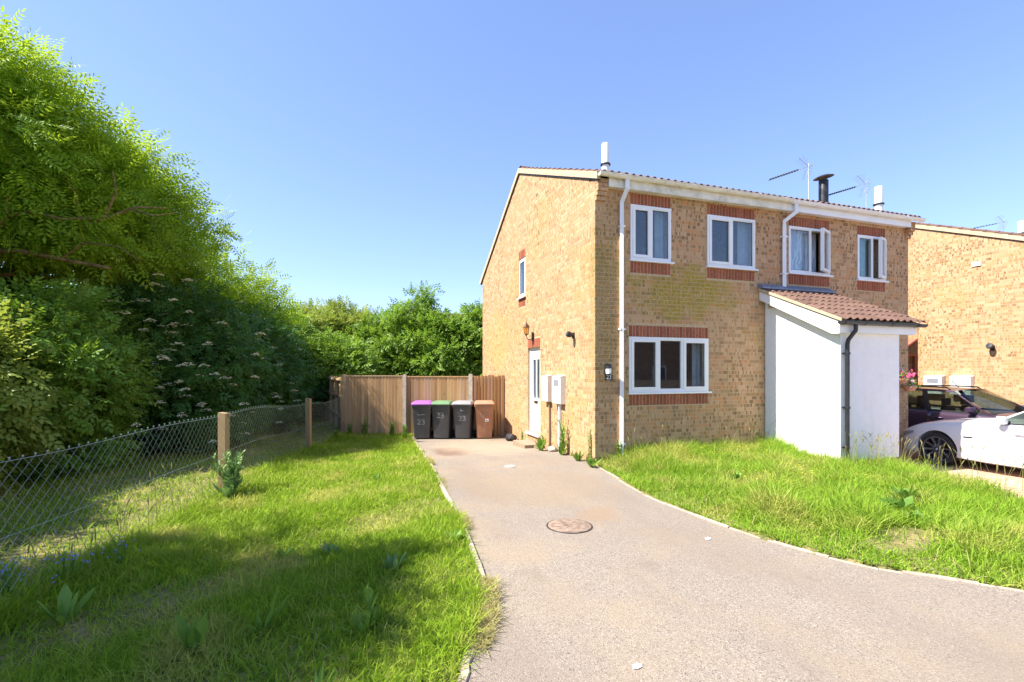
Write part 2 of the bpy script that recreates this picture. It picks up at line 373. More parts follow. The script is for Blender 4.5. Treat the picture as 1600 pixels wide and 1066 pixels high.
M['canopy_red'] = simple('red_canopy_tile', (.40, .11, .07), .8, var=.2, scale=12)
M['door_blue'] = simple('pale_blue_door', (.45, .5, .62), .4)
M['terracotta'] = simple('basket_liner', (.55, .27, .15), .9, var=.2, scale=30)
M['wire'] = simple('green_coated_wire', (.30, .36, .32), .4, .2, var=.1)
M['paper'] = simple('white_paper', (.85, .85, .84), .9, var=.03)
M['stone'] = simple('rounded_stone', (.42, .36, .30), .9, var=.3, scale=20, bump=.6)

# ------------------------------------------------------------------ ground, drive, paving
DL = [(-2.66, 6.2), (-2.66, 4.9), (-2.75, 3.4), (-2.95, -.75), (-3.01, -2.1), (-3.086, -3.24), (-3.20, -4.21), (-3.37, -4.78), (-3.54, -5.08), (-3.62, -5.3), (-4.1, -6.1), (-5.0, -6.9), (-6.5, -7.6), (-9, -8.2), (-40, -8.6)]
DR = [(-.03, 5.6), (-.03, -.0), (-.22, -1.05), (-.40, -2.2), (-.37, -3.2), (-.25, -4.05), (.03, -4.8), (.39, -5.18), (.75, -5.57), (1.6, -6.3), (3.2, -7.3), (5.2, -8.1)]
def smooth_line(pts, n=6):
    out = []
    for i in range(len(pts) - 1):
        p0 = pts[max(i - 1, 0)]; p1 = pts[i]; p2 = pts[i + 1]; p3 = pts[min(i + 2, len(pts) - 1)]
        for k in range(n):
            t = k / n
            out.append(tuple(.5 * (2 * p1[d] + (p2[d] - p0[d]) * t + (2 * p0[d] - 5 * p1[d] + 4 * p2[d] - p3[d]) * t * t + (3 * p1[d] - p0[d] - 3 * p2[d] + p3[d]) * t ** 3) for d in (0, 1)))
    return out + [pts[-1]]
DLs = smooth_line(DL); DRs = DR[:2] + smooth_line(DR[1:])[1:]
DRIVE = DLs + [(-40, -60), (60, -60), (60, -9)] + [(5.3, -9)] + DRs[::-1]
def inside(poly, x, y):
    x = np.asarray(x); y = np.asarray(y); c = np.zeros(x.shape, bool); n = len(poly)
    for i in range(n):
        x0, y0 = poly[i]; x1, y1 = poly[(i + 1) % n]
        if y0 == y1: continue
        c ^= ((y0 > y) != (y1 > y)) & (x < (x1 - x0) * (y - y0) / (y1 - y0) + x0)
    return c
PAVE = [(3.0, -9), (3.1, -5.2), (3.5, -4.3), (4.25, -3.1), (4.95, -2.3), (5.5, -1.75), (5.5, .3), (8.3, .3), (8.3, 12), (12.6, 12), (12.6, -9)]
def dist_line(x, y, line):
    d = np.full(np.shape(x), 1e9)
    for (x0, y0), (x1, y1) in zip(line[:-1], line[1:]):
        l2 = (x1 - x0) ** 2 + (y1 - y0) ** 2 + 1e-12; t = np.clip(((x - x0) * (x1 - x0) + (y - y0) * (y1 - y0)) / l2, 0, 1)
        d = np.minimum(d, np.hypot(x - x0 - t * (x1 - x0), y - y0 - t * (y1 - y0)))
    return d
def LAWN(x, y):                                # surface of the planted ground
    z = G(x, y) + .015 + .02 * np.sin(1.7 * np.asarray(x) + .6) * np.sin(1.3 * np.asarray(y)) + .012 * np.sin(4.1 * np.asarray(x) + 2.2 * np.asarray(y))
    gard = ss(.0, 1.0, np.asarray(x)) * ss(-6, -4, np.asarray(y)) * (1 - ss(4.4, 5.3, np.asarray(x)))
    return z + .05 * gard
def ground_sheet():
    ax = lambda a, b, s: list(np.arange(a, b + 1e-6, s))
    xs = [-1500, -500, -200, -90, -50, -35] + ax(-26, -11, .6) + ax(-10.6, 9, .14) + ax(9.5, 20, .8) + [28, 45, 90, 200, 500, 1500]
    ys = [-1500, -500, -200, -90, -50, -35] + ax(-26, -10, .8) + ax(-9.5, 9, .14) + ax(9.5, 30, .6) + [40, 60, 100, 200, 500, 1500]
    X, Y = np.meshgrid(np.array(xs), np.array(ys), indexing='ij'); Z = LAWN(X, Y)
    ind = inside(DRIVE, X, Y) | inside(PAVE, X, Y); Z = np.where(ind, G(X, Y) - .07, Z)
    Z = np.where((X > .1) & (X < 8.1) & (Y > .1) & (Y < 8), G(X, Y) - .2, Z)
    n, m = X.shape; idx = np.arange(n * m).reshape(n, m)
    F = np.stack([idx[:-1, :-1], idx[1:, :-1], idx[1:, 1:], idx[:-1, 1:]], -1).reshape(-1, 4)
    o = np_obj('ground', np.stack([X, Y, Z], -1).reshape(-1, 3), F, M['soil'], smooth=True); o['kind'] = 'structure'
ground_sheet()
def sheet(name, poly, mat, zoff, step=.25, box_=None):
    bm = bmesh.new(); vs = [bm.verts.new((x, y, 0)) for x, y in poly]; bm.faces.new(vs)
    x0, x1, y0, y1 = box_
    for a in np.arange(x0, x1, step):
        bmesh.ops.bisect_plane(bm, geom=bm.verts[:] + bm.edges[:] + bm.faces[:], plane_co=(a, 0, 0), plane_no=(1, 0, 0))
    for a in np.arange(y0, y1, step):
        bmesh.ops.bisect_plane(bm, geom=bm.verts[:] + bm.edges[:] + bm.faces[:], plane_co=(0, a, 0), plane_no=(0, 1, 0))
    bmesh.ops.triangulate(bm, faces=bm.faces[:])
    for v in bm.verts: v.co.z = g(v.co.x, v.co.y) + zoff
    me = bpy.data.meshes.new(name); bm.to_mesh(me); bm.free(); me.materials.append(mat)
    if me.polygons[0].normal.z < 0: me.flip_normals()
    o = link(bpy.data.objects.new(name, me)); o['kind'] = 'structure'; return o
sheet('driveway', DRIVE, M['tarmac'], 0.0, .5, (-4, 1, -8, 6.2))
pv = sheet('paved_drive', PAVE, M['mortar'], -.03, .6, (4.5, 12.6, -9, 12))
# block paving where the blocks can be told apart
bmsh = MB(); bmsh.box(.004, .196, .004, .096, -.05, 0); blk = bmsh.mesh('block', M['block'])
cells = []
for i in range(-13, 13):
    for j in range(60):
        x = 5.6 + i * .2 + (j % 2) * .1; y = -5.2 + j * .1
        if inside(PAVE, np.array([x + .0, x + .2]), np.array([y, y + .1])).all():
            d = (x + 4.15) * VV[0] + (y + 7.8) * VV[1]; r = (x + 4.15) * RV[0] + (y + 7.8) * RV[1]
            if r / d < 1.12: cells.append((d, x, y))
cells.sort()
for n, (d, x, y) in enumerate(cells[:300]):
    o = link(bpy.data.objects.new('block', blk), pv); o.location = (x, y, g(x, y) + .002 * random.random())
mb = MB()
for i in range(0, 48):
    for j in range(170):
        x = 3.0 + i * .2 + (j % 2) * .1; y = -5.2 + j * .1
        if any(abs(x - c[1]) < .15 and abs(y - c[2]) < .05 for c in cells[:300][:0]): continue
        if (x, y) and inside(PAVE, np.array([x, x + .2]), np.array([y, y + .1])).all() and not any(abs(x - c[1]) < .19 and abs(y - c[2]) < .09 for c in cells[:300]):
            z = g(x, y); mb.box(x + .004, x + .196, y + .004, y + .096, z - .05, z)
o = mb.build('block', M['block'], pv); o['kind'] = 'stuff'
# concrete edging either side of the drive
def edging(line, label, width, h, a, b, seg, cat='edging'):
    root = empty('drive_edging', (line[a][0], line[a][1], g(*line[a]))); tag(root, label, cat)
    pts = line[a:b]; acc = 0; cur = [pts[0]]; L = []
    for p, q in zip(pts[:-1], pts[1:]):
        n = max(1, int(math.hypot(q[0] - p[0], q[1] - p[1]) / .05))
        for k in range(1, n + 1):
            c = (p[0] + (q[0] - p[0]) * k / n, p[1] + (q[1] - p[1]) * k / n); acc += math.hypot(c[0] - cur[-1][0], c[1] - cur[-1][1]); cur.append(c)
            if acc > seg: L.append(cur); cur = [c]; acc = 0
    if len(cur) > 2: L.append(cur)
    for c in L:
        m = MB(); top = h + random.uniform(-.008, .012); off = random.uniform(-.008, .008); rows = []
        c = [c[0]] + c[3:-2:3] + [c[-1]]
        for i, p in enumerate(c):
            q0 = c[max(i - 1, 0)]; q1 = c[min(i + 1, len(c) - 1)]; d = Vector((q1[0] - q0[0], q1[1] - q0[1])); d.normalize(); nx, ny = -d.y, d.x
            if i == 0: p = (p[0] + d.x * .004, p[1] + d.y * .004)
            zz = g(*p)
            rows.append([(p[0] + nx * s * width / 2 + nx * off, p[1] + ny * s * width / 2 + ny * off, zz + z) for s, z in ((-1, -.1), (-1, top - .008), (-.8, top), (.8, top), (1, top - .008), (1, -.1))])
        for r0, r1 in zip(rows[:-1], rows[1:]):
            for k in range(5): m.quad(r0[k], r0[k + 1], r1[k + 1], r1[k])
        for r in (rows[0], rows[-1]): m.poly(r)
        m.build('edging_slab', M['edge'], root).location = (-root.location.x, -root.location.y, -root.location.z)
    return root
edging(DLs, 'low pale concrete edging between the left lawn and the drive', .055, .024, 3, 62, .9)
edging(DRs, 'low pale edging along the curved side of the front garden', .038, .010, 3, 66, .45)

# ------------------------------------------------------------------ bricks and walls
def cam_area(x, y, z):
    dx, dy = x - CAM[0], y - CAM[1]; a = dx * VV[0] + dy * VV[1]; r = dx * RV[0] + dy * RV[1]
    return a, 800 + 745 * r / a, 580 - 745 * (z - CAM[2]) / a
def wall_bricks(axis, plane, a0, a1, zfun, z0, holes, skip=None):
    """bricks of a wall: axis 'x' = wall runs along x at y=plane facing -y; 'y' = runs along y at x=plane facing -x"""
    out = []; zmax = max(zfun(a0 + (a1 - a0) * i / 40) for i in range(41))
    k = math.floor((z0 + 10) / .075)
    while k * .075 - 10 < zmax:
        b0, b1 = k * .075 - 10, (k + 1) * .075 - 10; off = .1125 * (k % 2)
        c = math.floor((a0 + plane + 50 + off) / .225)
        while True:
            s = c * .225 - 50 - off - plane; e = s + .225; c += 1
            if s > a1: break
            segs = [(max(s, a0), min(e, a1))]
            for h0, h1, hz0, hz1 in holes:
                if b1 > hz0 + .02 and b0 < hz1 - .02:
                    ns = []
                    for p, q in segs:
                        if h1 <= p or h0 >= q: ns.append((p, q)); continue
                        if h0 > p: ns.append((p, h0))
                        if h1 < q: ns.append((h1, q))
                    segs = ns
            for p, q in segs:
                if q - p < .03: continue
                if b1 > zfun((p + q) / 2) + .01: continue
                out.append((p, q, b0, b1))
        k += 1
    return out
PR = .0016
def brick_verts(axis, plane, p, q, b0, b1, ends):
    p2 = p - PR if ends[0] is not None and abs(p - ends[0]) < 1e-6 else p + .005
    q2 = q + PR if ends[1] is not None and abs(q - ends[1]) < 1e-6 else q - .005
    z0, z1 = b0 + .005, b1 - .005; f = plane - PR - random.uniform(0, .0012); bk = plane + .01
    if axis == 'x': V = [(p2, f, z0), (q2, f, z0), (q2, f, z1), (p2, f, z1), (p2, bk, z0), (q2, bk, z0), (q2, bk, z1), (p2, bk, z1)]
    else: V = [(f, q2, z0), (f, p2, z0), (f, p2, z1), (f, q2, z1), (bk, q2, z0), (bk, p2, z0), (bk, p2, z1), (bk, q2, z1)]
    return V
BF = [(0, 1, 2, 3), (1, 5, 6, 2), (5, 4, 7, 6), (4, 0, 3, 7), (3, 2, 6, 7), (0, 4, 5, 1)]
def lay_bricks(walls, nind):
    """walls: list of (parent, axis, plane, bricks, ends); the nind that show largest become objects"""
    allb = []
    for wi, (par, ax, pl, bs, ends) in enumerate(walls):
        for b in bs:
            m = (b[0] + b[1]) / 2; x, y = (m, pl) if ax == 'x' else (pl, m); a, px, py = cam_area(x, y, (b[2] + b[3]) / 2)
            face = abs(y - CAM[1]) if ax == 'x' else abs(x - CAM[0])
            vis = a > .5 and -20 < px < 1620 and 0 < py < 700
            allb.append((-(b[1] - b[0]) * face / a ** 3 if vis else 0, wi, b))
    allb.sort(key=lambda t: t[0]); ind = allb[:nind]; rest = allb[nind:]
    shared = {}
    for _, wi, b in ind:
        par, ax, pl, bs, ends = walls[wi]; V = brick_verts(ax, pl, *b, ends); o0 = V[0]
        key = (wi, round(b[1] - b[0], 3), ends[0] is not None and abs(b[0] - ends[0]) < 1e-6, ends[1] is not None and abs(b[1] - ends[1]) < 1e-6)
        if key not in shared:
            m = MB(); m.v = [tuple(p[i] - o0[i] for i in range(3)) for p in V]; m.f = list(BF); m.m = [0] * 6; shared[key] = m.mesh('brick', M['brick'])
        o = link(bpy.data.objects.new('brick', shared[key]), par); o.location = o0
    for wi, (par, ax, pl, bs, ends) in enumerate(walls):
        V = []; F = []
        for _, w2, b in rest:
            if w2 != wi: continue
            i = len(V); V += brick_verts(ax, pl, *b, ends); F += [tuple(i + k for k in q) for q in BF]
        if V:
            o = np_obj('brick', np.array(V), np.array(F), M['brick'], par); o['kind'] = 'stuff'
def slab_wall(name, axis, plane, thick, a0, a1, z0, z1, holes, mat, parent, top=None):
    """mortar-faced wall with real openings; top = extra polygon [(a, z)...] above z1"""
    m = MB(); xs = sorted({a0, a1, *[h[0] for h in holes], *[h[1] for h in holes]})
    for p, q in zip(xs[:-1], xs[1:]):
        hz = sorted([(h[2], h[3]) for h in holes if h[0] <= p + 1e-6 and h[1] >= q - 1e-6]); z = z0
        for u, v in hz + [(z1, z1)]:
            if u > z + 1e-4:
                if axis == 'x': m.box(p, q, plane, plane + thick, z, u)
                else: m.box(plane, plane + thick, p, q, z, u)
            z = v
    if top:
        if axis == 'y': m.prism([(plane, a, z) for a, z in top], (thick, 0, 0))
        else: m.prism([(a, plane, z) for a, z in top], (0, thick, 0))
    return m.build(name, mat, parent)

# ------------------------------------------------------------------ house builder pieces
def win_frame(parent, axis, plane, a0, a1, z0, z1, panes, name='window', depth=.055, sill=True, curtains=(), proud=.02):
    """panes: list of (from, to, sash, open_angle) as fractions. built in the wall's own plane then returned"""
    T = lambda a, d, z: (a, plane + d, z) if axis == 'x' else (plane + d, -a, z)   # a runs to the viewer's right
    def bx(m, a, b, d0, d1, u, v):
        p, q = T(a, d0, u), T(b, d1, v); m.box(min(p[0], q[0]), max(p[0], q[0]), min(p[1], q[1]), max(p[1], q[1]), u, v)
    W = a1 - a0; m = MB(); f = .045; d0, d1 = -proud, depth
    bx(m, a0, a0 + f, d0, d1, z0, z1); bx(m, a1 - f, a1, d0, d1, z0, z1); bx(m, a0 + f, a1 - f, d0, d1, z1 - f, z1); bx(m, a0 + f, a1 - f, d0, d1, z0, z0 + f)
    for p in panes[:-1]:
        c = a0 + p[1] * W; bx(m, c - f / 2, c + f / 2, d0 + .002, d1, z0 + f, z1 - f)
    win = m.build(name, M['upvc'], parent)
    for i, (p, q, sash, ang) in enumerate(panes):
        u = a0 + p * W + (f if i == 0 else f / 2); v = a0 + q * W - (f if i == len(panes) - 1 else f / 2); b, t = z0 + f, z1 - f; s = .052 if sash else .018
        c = MB(); e0 = d0 - .012 if sash else d0 + .012
        # sash drawn about its right edge so it can swing
        fr = MB(); Wd = v - u; Ht = t - b
        if ang == 0:
            bx(c, u + .001, u + s, e0, .03, b + .001, t - .001); bx(c, v - s, v - .001, e0, .03, b + .001, t - .001); bx(c, u + s, v - s, e0, .03, t - s, t - .001); bx(c, u + s, v - s, e0, .03, b + .001, b + s)
            sh = c.build('sash', M['upvc'], win)
            gm = MB(); bx(gm, u + s - .004, v - s + .004, .006, .012, b + s - .004, t - s + .004); gm.build('pane', M['glass'], win)
            sl = MB(); q_ = .009
            for (g0, g1, h0, h1) in ((u + s, u + s + q_, b + s, t - s), (v - s - q_, v - s, b + s, t - s), (u + s + q_, v - s - q_, t - s - q_, t - s), (u + s + q_, v - s - q_, b + s, b + s + q_)): bx(sl, g0, g1, -.002, .0055, h0, h1)
            sl.build('seal', M['black_plastic'], win)
            if sash:
                hm = MB(); bx(hm, u + s * .4, u + s * .4 + .02, e0 - .004, e0, b + Ht * .45, b + Ht * .55)
        else:
            for (x0, x1, y0, y1) in ((0, s, 0, Ht), (Wd - s, Wd, 0, Ht), (s, Wd - s, Ht - s, Ht), (s, Wd - s, 0, s)): c.box(-Wd + x0, -Wd + x1, -.03, .03, y0, y1)
            sh = c.build('sash', M['upvc'], win); gm = MB(); gm.box(-Wd + s - .004, -s + .004, -.004, .004, s - .004, Ht - s + .004)
            gp = gm.build('pane', M['glass'], win)
            for o in (sh, gp): o.location = (v, plane - .03, b); o.rotation_euler = (0, 0, rad(ang))
    if sill:
        m = MB(); bx(m, a0 - .03, a1 + .05, -.06, .03, z0 - .035, z0 - .002); m.build('sill', M['upvc'], win)
    for (p, q, mat, dd) in curtains:
        m = MB(); n = max(8, int((q - p) * W / .02))
        def cf(s_, t_):
            a = a0 + (p + (q - p) * s_) * W; d = dd + .022 * math.sin(s_ * (q - p) * W * 62); return T(a, d, z0 - .05 + (z1 - z0 + .05) * t_)
        m.grid(cf, n, 1); m.build('curtain', mat, win, smooth=80)
    return win
SOL = {}
def soldiers(parent, axis, plane, a0, a1, z0, h, n):
    wd = (a1 - a0) / n; key = (axis, round(wd, 3), round(h, 3))
    if key not in SOL:
        m = MB()
        if axis == 'x': m.box(.0065, wd - .0065, -.0035, .05, .005, h - .005)
        else: m.box(-.0035, .05, .0065, wd - .0065, .005, h - .005)
        SOL[key] = m.mesh('soldier_brick', M['red'])
    for i in range(n):
        o = link(bpy.data.objects.new('soldier_brick', SOL[key]), parent)
        o.location = (a0 + i * wd, plane - random.uniform(0, .0015), z0) if axis == 'x' else (plane - random.uniform(0, .0015), a0 + i * wd, z0)
def tile_mesh(gauge, cover=.3, rolls=2, lap=.06):
    m = MB(); n = 8 * rolls; pr = []
    for i in range(n + 1):
        s = i / 8 % 1.0; b = max(0.0, math.cos((s - .5) * math.pi * 2 * .78)) if abs(s - .5) < .34 else 0.0
        pr.append((i / n * cover, .034 * b ** .8))
    L = gauge + lap; t = .013
    def ring(y, dz): return [(x, y, z + dz) for x, z in pr]
    a, b = ring(-lap, 0.0), ring(gauge, 0.0); a2 = ring(-lap, -t)
    tilt = .02
    a = [(x, y, z + tilt) for x, y, z in a]; a2 = [(x, y, z + tilt) for x, y, z in a2]
    for i in range(n):
        m.quad(a[i], a[i + 1], b[i + 1], b[i]); m.quad(a2[i], a2[i + 1], a[i + 1], a[i])
    b2 = ring(gauge, -t)
    for r0, r1, s0, s1 in ((a[0], b[0], a2[0], b2[0]), (a[-1], b[-1], a2[-1], b2[-1])): m.quad(s0, s1, r1, r0)
    return m.mesh('roof_tile', M['tile'], 50)
def tiled_slope(parent, x0, x1, y0, z0, y1, z1, singles, cover=.3):
    """tiles from the eaves (y0,z0) up to (y1,z1); singles(i,j,ncol,nrow) says which are objects"""
    L = math.hypot(y1 - y0, z1 - z0); nr = max(1, round(L / .30)); gz = L / nr; nc = max(1, round((x1 - x0) / cover)); cv = (x1 - x0) / nc
    me = tile_mesh(gz, cv); ang = math.atan2(z1 - z0, y1 - y0); V = []; F = []; src = np.array([v.co for v in me.vertices]); pf = [tuple(p.vertices) for p in me.polygons]
    fl = (y1 < y0)
    for j in range(nr):
        for i in range(nc):
            t = (j * gz) / L; loc = Vector((x0 + i * cv, y0 + (y1 - y0) * t, z0 + (z1 - z0) * t))
            if fl: rot = Matrix.Rotation(math.pi, 4, 'Z') @ Matrix.Rotation(math.atan2(z1 - z0, y0 - y1), 4, 'X'); loc.x += cv
            else: rot = Matrix.Rotation(ang, 4, 'X')
            if singles(i, j, nc, nr):
                o = link(bpy.data.objects.new('roof_tile', me), parent); o.location = loc; o.rotation_euler = rot.to_euler()
                o.location.z += random.uniform(0, .004)
            else:
                R = np.array(rot.to_3x3()); k = len(V); V += [tuple(p) for p in (src @ R.T + np.array(loc))]; F += [tuple(q + k for q in f_) for f_ in pf]
    if V:
        m = MB(); m.v = V; m.f = F; m.m = [0] * len(F); o = m.build('roof_tile', M['tile'], parent, 50); o['kind'] = 'stuff'
def gutter(parent, x0, x1, y, z, r, mat, name='gutter', brackets=(), bmat=None):
    m = MB()
    def gf(u, v):
        a = math.pi * v; return (x0 + (x1 - x0) * u, y - math.cos(a) * r, z - math.sin(a) * r * .95)
    m.grid(gf, 1, 10); m.grid(lambda u, v: (x0 + (x1 - x0) * u, y - math.cos(math.pi * v) * (r - .004), z - math.sin(math.pi * v) * (r - .004) * .95), 1, 10)
    for xx in (x0, x1):
        m.poly([(xx, y - math.cos(math.pi * k / 10) * r, z - math.sin(math.pi * k / 10) * r * .95) for k in range(11)])
    m.box(x0, x1, y - r - .006, y - r + .002, z - .006, z + .006)
    gt = m.build(name, mat, parent, 40)
    for b in brackets:
        k = MB(); k.grid(lambda u, v: (b + .04 * u, y - math.cos(math.pi * v) * (r + .008), z - math.sin(math.pi * v) * (r + .008) * .95), 1, 10)
        k.box(b, b + .04, y - r - .012, y - r - .004, z - .01, z + .012); k.build('gutter_bracket', bmat or mat, gt, 40)
    return gt
def square_pipe(m, pts, s):
    m.tube(pts, s * .7071, 4, cap=True)
def flue(parent, x, y, z0, z1, r, mat, name, collar=None):
    m = MB(); m.lathe([(r, z0), (r, z1), (r * .96, z1 + .01), (0.001, z1 + .01)], 16, mat=Matrix.Translation((x, y, 0))); f = m.build(name, mat, parent, 40)
    if collar:
        k = MB(); k.lathe([(r, collar - .02), (r * 1.35, collar - .015), (r * 1.35, collar + .01), (r, collar + .02)], 16, mat=Matrix.Translation((x, y, 0))); k.build('collar', M['black_plastic'], f, 40)
    return f

RID_Y, RID_Z = 4.2, 7.10
def roof_z(y): return 5.325 + .417 * (y + .05) if y <= RID_Y else RID_Z - .553 * (y - RID_Y)
def wall_z(y): return roof_z(y) - .13
# ---- number 23
H1 = empty('brick_house', (2.2, 4, g(2, 0))); tag(H1, 'end brick house numbered 23 with sunlit gable, mossy front and stained gutter', 'house')
H1.location = (0, 0, 0)
XM, XE = 4.43, 8.25
gable_holes = [(2.735, 3.58, .17, 2.27), (3.76, 4.28, 3.63, 4.65)]
front_holes1 = [(.70, 2.50, 1.29, 2.335), (.73, 1.625, 3.785, 4.815), (2.475, 3.67, 3.785, 4.80)]
front_holes2 = [(4.575, 5.745, 3.785, 4.775), (6.59, 7.48, 3.765, 4.765)]
fw1 = slab_wall('front_wall', 'x', 0, .25, 0, XM, -.35, 5.2, front_holes1, M['mortar'], H1)
gw1 = slab_wall('gable_wall', 'y', 0, .25, .25, 8.12, -.5, 4.75, gable_holes, M['mortar'], H1, top=[(.25, 4.75), (8.12, 4.75), (8.12, wall_z(8.12)), (RID_Y, wall_z(RID_Y)), (.25, wall_z(.25))])
SH = .225
sold1 = [(.70, 2.50, 2.335, 24), (.70, 2.50, 1.29 - .035 - .215, 24), (.73, 1.625, 4.815, 12), (.73, 1.625, 3.785 - .25, 12), (2.475, 3.67, 4.80, 16), (2.475, 3.67, 3.785 - .25, 16)]
sold2 = [(4.575, 5.745, 4.775, 16), (4.575, 5.745, 3.785 - .25, 16), (6.59, 7.48, 4.765, 12), (6.59, 7.48, 3.765 - .25, 12)]
for a, b, z, n in sold1: soldiers(fw1, 'x', 0, a, b, z, .218, n)
goldier = [(2.735, 3.58, 2.27, 11), (3.76, 4.28, 4.65, 7), (3.76, 4.28, 3.63 - .25, 7)]
for a, b, z, n in goldier: soldiers(gw1, 'y', 0, a, b, z, .218, n)
hx1 = front_holes1 + [(a, b, z, z + .218) for a, b, z, n in sold1] + [(a, b, z - .035, z) for a, b, z, _ in front_holes1]
hxg = gable_holes + [(a, b, z, z + .218) for a, b, z, n in goldier]
lay_bricks([(fw1, 'x', 0, wall_bricks('x', 0, 0, XM, lambda a: 5.2, -.3, hx1), (0, None)),
            (gw1, 'y', 0, wall_bricks('y', 0, 0, 8.12, lambda a: wall_z(a), -.4, hxg), (0, None))], 300)
box('back_wall', .25, XM, 7.9, 8.12, -.4, wall_z(8.12) - .02, M['mortar'], H1); box('party_wall', XM - .1, XM - .001, .25, 7.9, -.4, 5.1, M['room'], H1)
box('room_floor', .25, XM - .1, .25, 7.9, 2.62, 2.85, M['room'], H1); box('room_partition', .26, XM - .11, 3.2, 3.3, -.3, 2.6, M['room'], H1); box('room_partition', .26, XM - .11, 3.2, 3.3, 2.86, 5.1, M['room'], H1)
box('ground_floor', .25, XM - .1, .25, 7.9, -.1, .12, M['room'], H1); box('ceiling', .25, XM - .1, .26, 7.9, 5.1, 5.16, M['room'], H1)
def roof(parent, x0, x1, verge_left, verge_right, singles):
    rf = MB()
    for (ya, yb) in ((-.17, RID_Y), (8.3, RID_Y)):
        za, zb = roof_z(ya) - .03, roof_z(yb) - .03
        rf.prism([(x0, ya, za), (x1, ya, za), (x1, yb, zb), (x0, yb, zb)], (0, 0, -.05))
    r = rf.build('roof', M['fascia_old'], parent)
    tiled_slope(r, x0 - .03 * verge_left, x1 + .03 * verge_right, -.2, roof_z(-.2) - .02, RID_Y, RID_Z - .02, singles)
    tiled_slope(r, x0 - .03 * verge_left, x1 + .03 * verge_right, 8.32, roof_z(8.32) - .02, RID_Y, RID_Z - .02, lambda i, j, nc, nr: False)
    n = max(1, round((x1 - x0) / .4)); 
    for i in range(n):
        m = MB(); cw = (x1 - x0) / n
        def rg(u, v): a = math.pi * v; return (x0 + cw * (i + u * 1.02), RID_Y - math.cos(a) * .13, RID_Z - .03 + math.sin(a) * .075)
        m.grid(rg, 1, 8); m.build('ridge_tile', M['tile'], r, 50)
    return r
r1 = roof(H1, 0, XM, 1, 0, lambda i, j, nc, nr: j == 0 or i == 0)
# mortared verge along the gable
def verge(parent, x, ya, yb, mat, w_=.05):
    m = MB(); pts = []
    for k in range(13):
        y = ya + (yb - ya) * k / 12; z = roof_z(y); pts.append((y, z))
    m.prism([(x - w_, y, z - .14) for y, z in pts] + [(x - w_, y, z - .012) for y, z in pts[::-1]], (w_ + .02, 0, 0))
    v = m.build('verge', mat, parent)
    k = MB(); k.prism([(x - .03, y, z - .165) for y, z in pts] + [(x - .03, y, z - .141) for y, z in pts[::-1]], (.05, 0, 0)); k.build('undercloak', M['black_metal'], v)
verge(H1, 0, -.16, RID_Y, M['verge']); verge(H1, 0, RID_Y, 8.28, M['verge'])
# fascia, gutter, downpipe
box('fascia', .2, XM - .002, -.15, -.11, 5.035, 5.235, M['fascia_old'], H1); box('soffit', .2, XM - .002, -.109, .0, 5.05, 5.065, M['fascia_old'], H1)
gutter(H1, -.03, XM, -.21, 5.235, .06, M['gutter_old'], brackets=(.35, 1.15, 1.95, 2.75, 3.55, 4.2), bmat=M['gutter_old'])
dm = MB(); square_pipe(dm, [(.545, -.21, 5.18), (.545, -.21, 5.02), (.525, -.055, 4.82), (.525, -.05, 4.7), (.525, -.05, .1)], .065); dp = dm.build('downpipe', M['upvc'], H1)
for z in (4.35, 2.45, .33): box('pipe_clip', .47, .58, -.09, -.01, z, z + .03, M['upvc'], dp)
# brick kneeler that carries the eaves at the corner
for k, (d, z) in enumerate(((.06, 4.80), (.10, 4.875), (.13, 4.95), (.13, 5.025), (.13, 5.10))):
    box('corbel_brick', -.006 - .001 * k, .19, -d, -.007, z + .004, z + .071, M['brick'], fw1)
gback = MB(); gback.box(-.05, XM, 8.25, 8.36, 4.73, 4.82); gback.build('gutter', M['upvc'], H1)
# windows of number 23
win_frame(H1, 'x', 0, .73, 1.625, 3.785, 4.815, [(0, .5, True, 0), (.5, 1, False, 0)], curtains=[(.72, .98, M['curtain'], .16)])
win_frame(H1, 'x', 0, 2.475, 3.67, 3.785, 4.80, [(0, .5, True, 0), (.5, 1, False, 0)], curtains=[(.76, .98, M['curtain'], .16)])
wl_ = win_frame(H1, 'x', 0, .70, 2.50, 1.29, 2.335, [(0, .36, True, 0), (.36, .66, False, 0), (.66, 1, True, 0)], curtains=[(.86, .97, M['curtain'], .16)])
win_frame(H1, 'y', 0, -4.28, -3.76, 3.63, 4.65, [(0, 1, True, 0)], depth=.07, proud=-.015, curtains=[(0, 1, M['curtain'], .14)])
# side door with two long panes, letter plate and sill
dr = MB()
d0, d1, z0, z1 = 2.735, 3.58, .17, 2.27
X0 = .055
for (a, b, u, v) in ((d0, d0 + .06, z0, z1), (d1 - .06, d1, z0, z1), (d0 + .06, d1 - .06, z1 - .06, z1)): dr.box(X0, X0 + .07, a, b, u, v)
dr.box(X0 + .012, X0 + .06, d0 + .065, d1 - .065, z0 + .02, 1.02); dr.box(X0 + .012, X0 + .06, d0 + .065, d1 - .065, 1.98, z1 - .065)
for a, b in ((d0 + .065, d0 + .2), (d0 + .385, d0 + .455), (d1 - .2, d1 - .065)): dr.box(X0 + .012, X0 + .06, a, b, 1.02, 1.98)
door = dr.build('door', M['door'], H1)
for a, b in ((d0 + .2, d0 + .385), (d0 + .455, d1 - .2)): box('pane', X0 + .03, X0 + .04, a - .004, b + .004, 1.016, 1.984, M['glass'], door)
box('letter_plate', X0 - .004, X0 + .011, 3.05, 3.28, .90, .965, M['brass'], door); box('handle', X0 - .03, X0 + .011, 2.83, 2.86, 1.0, 1.13, M['chrome'], door)
box('sill', -.06, .1, d0 - .03, d1 + .03, z0 - .05, z0 - .001, M['upvc'], door)
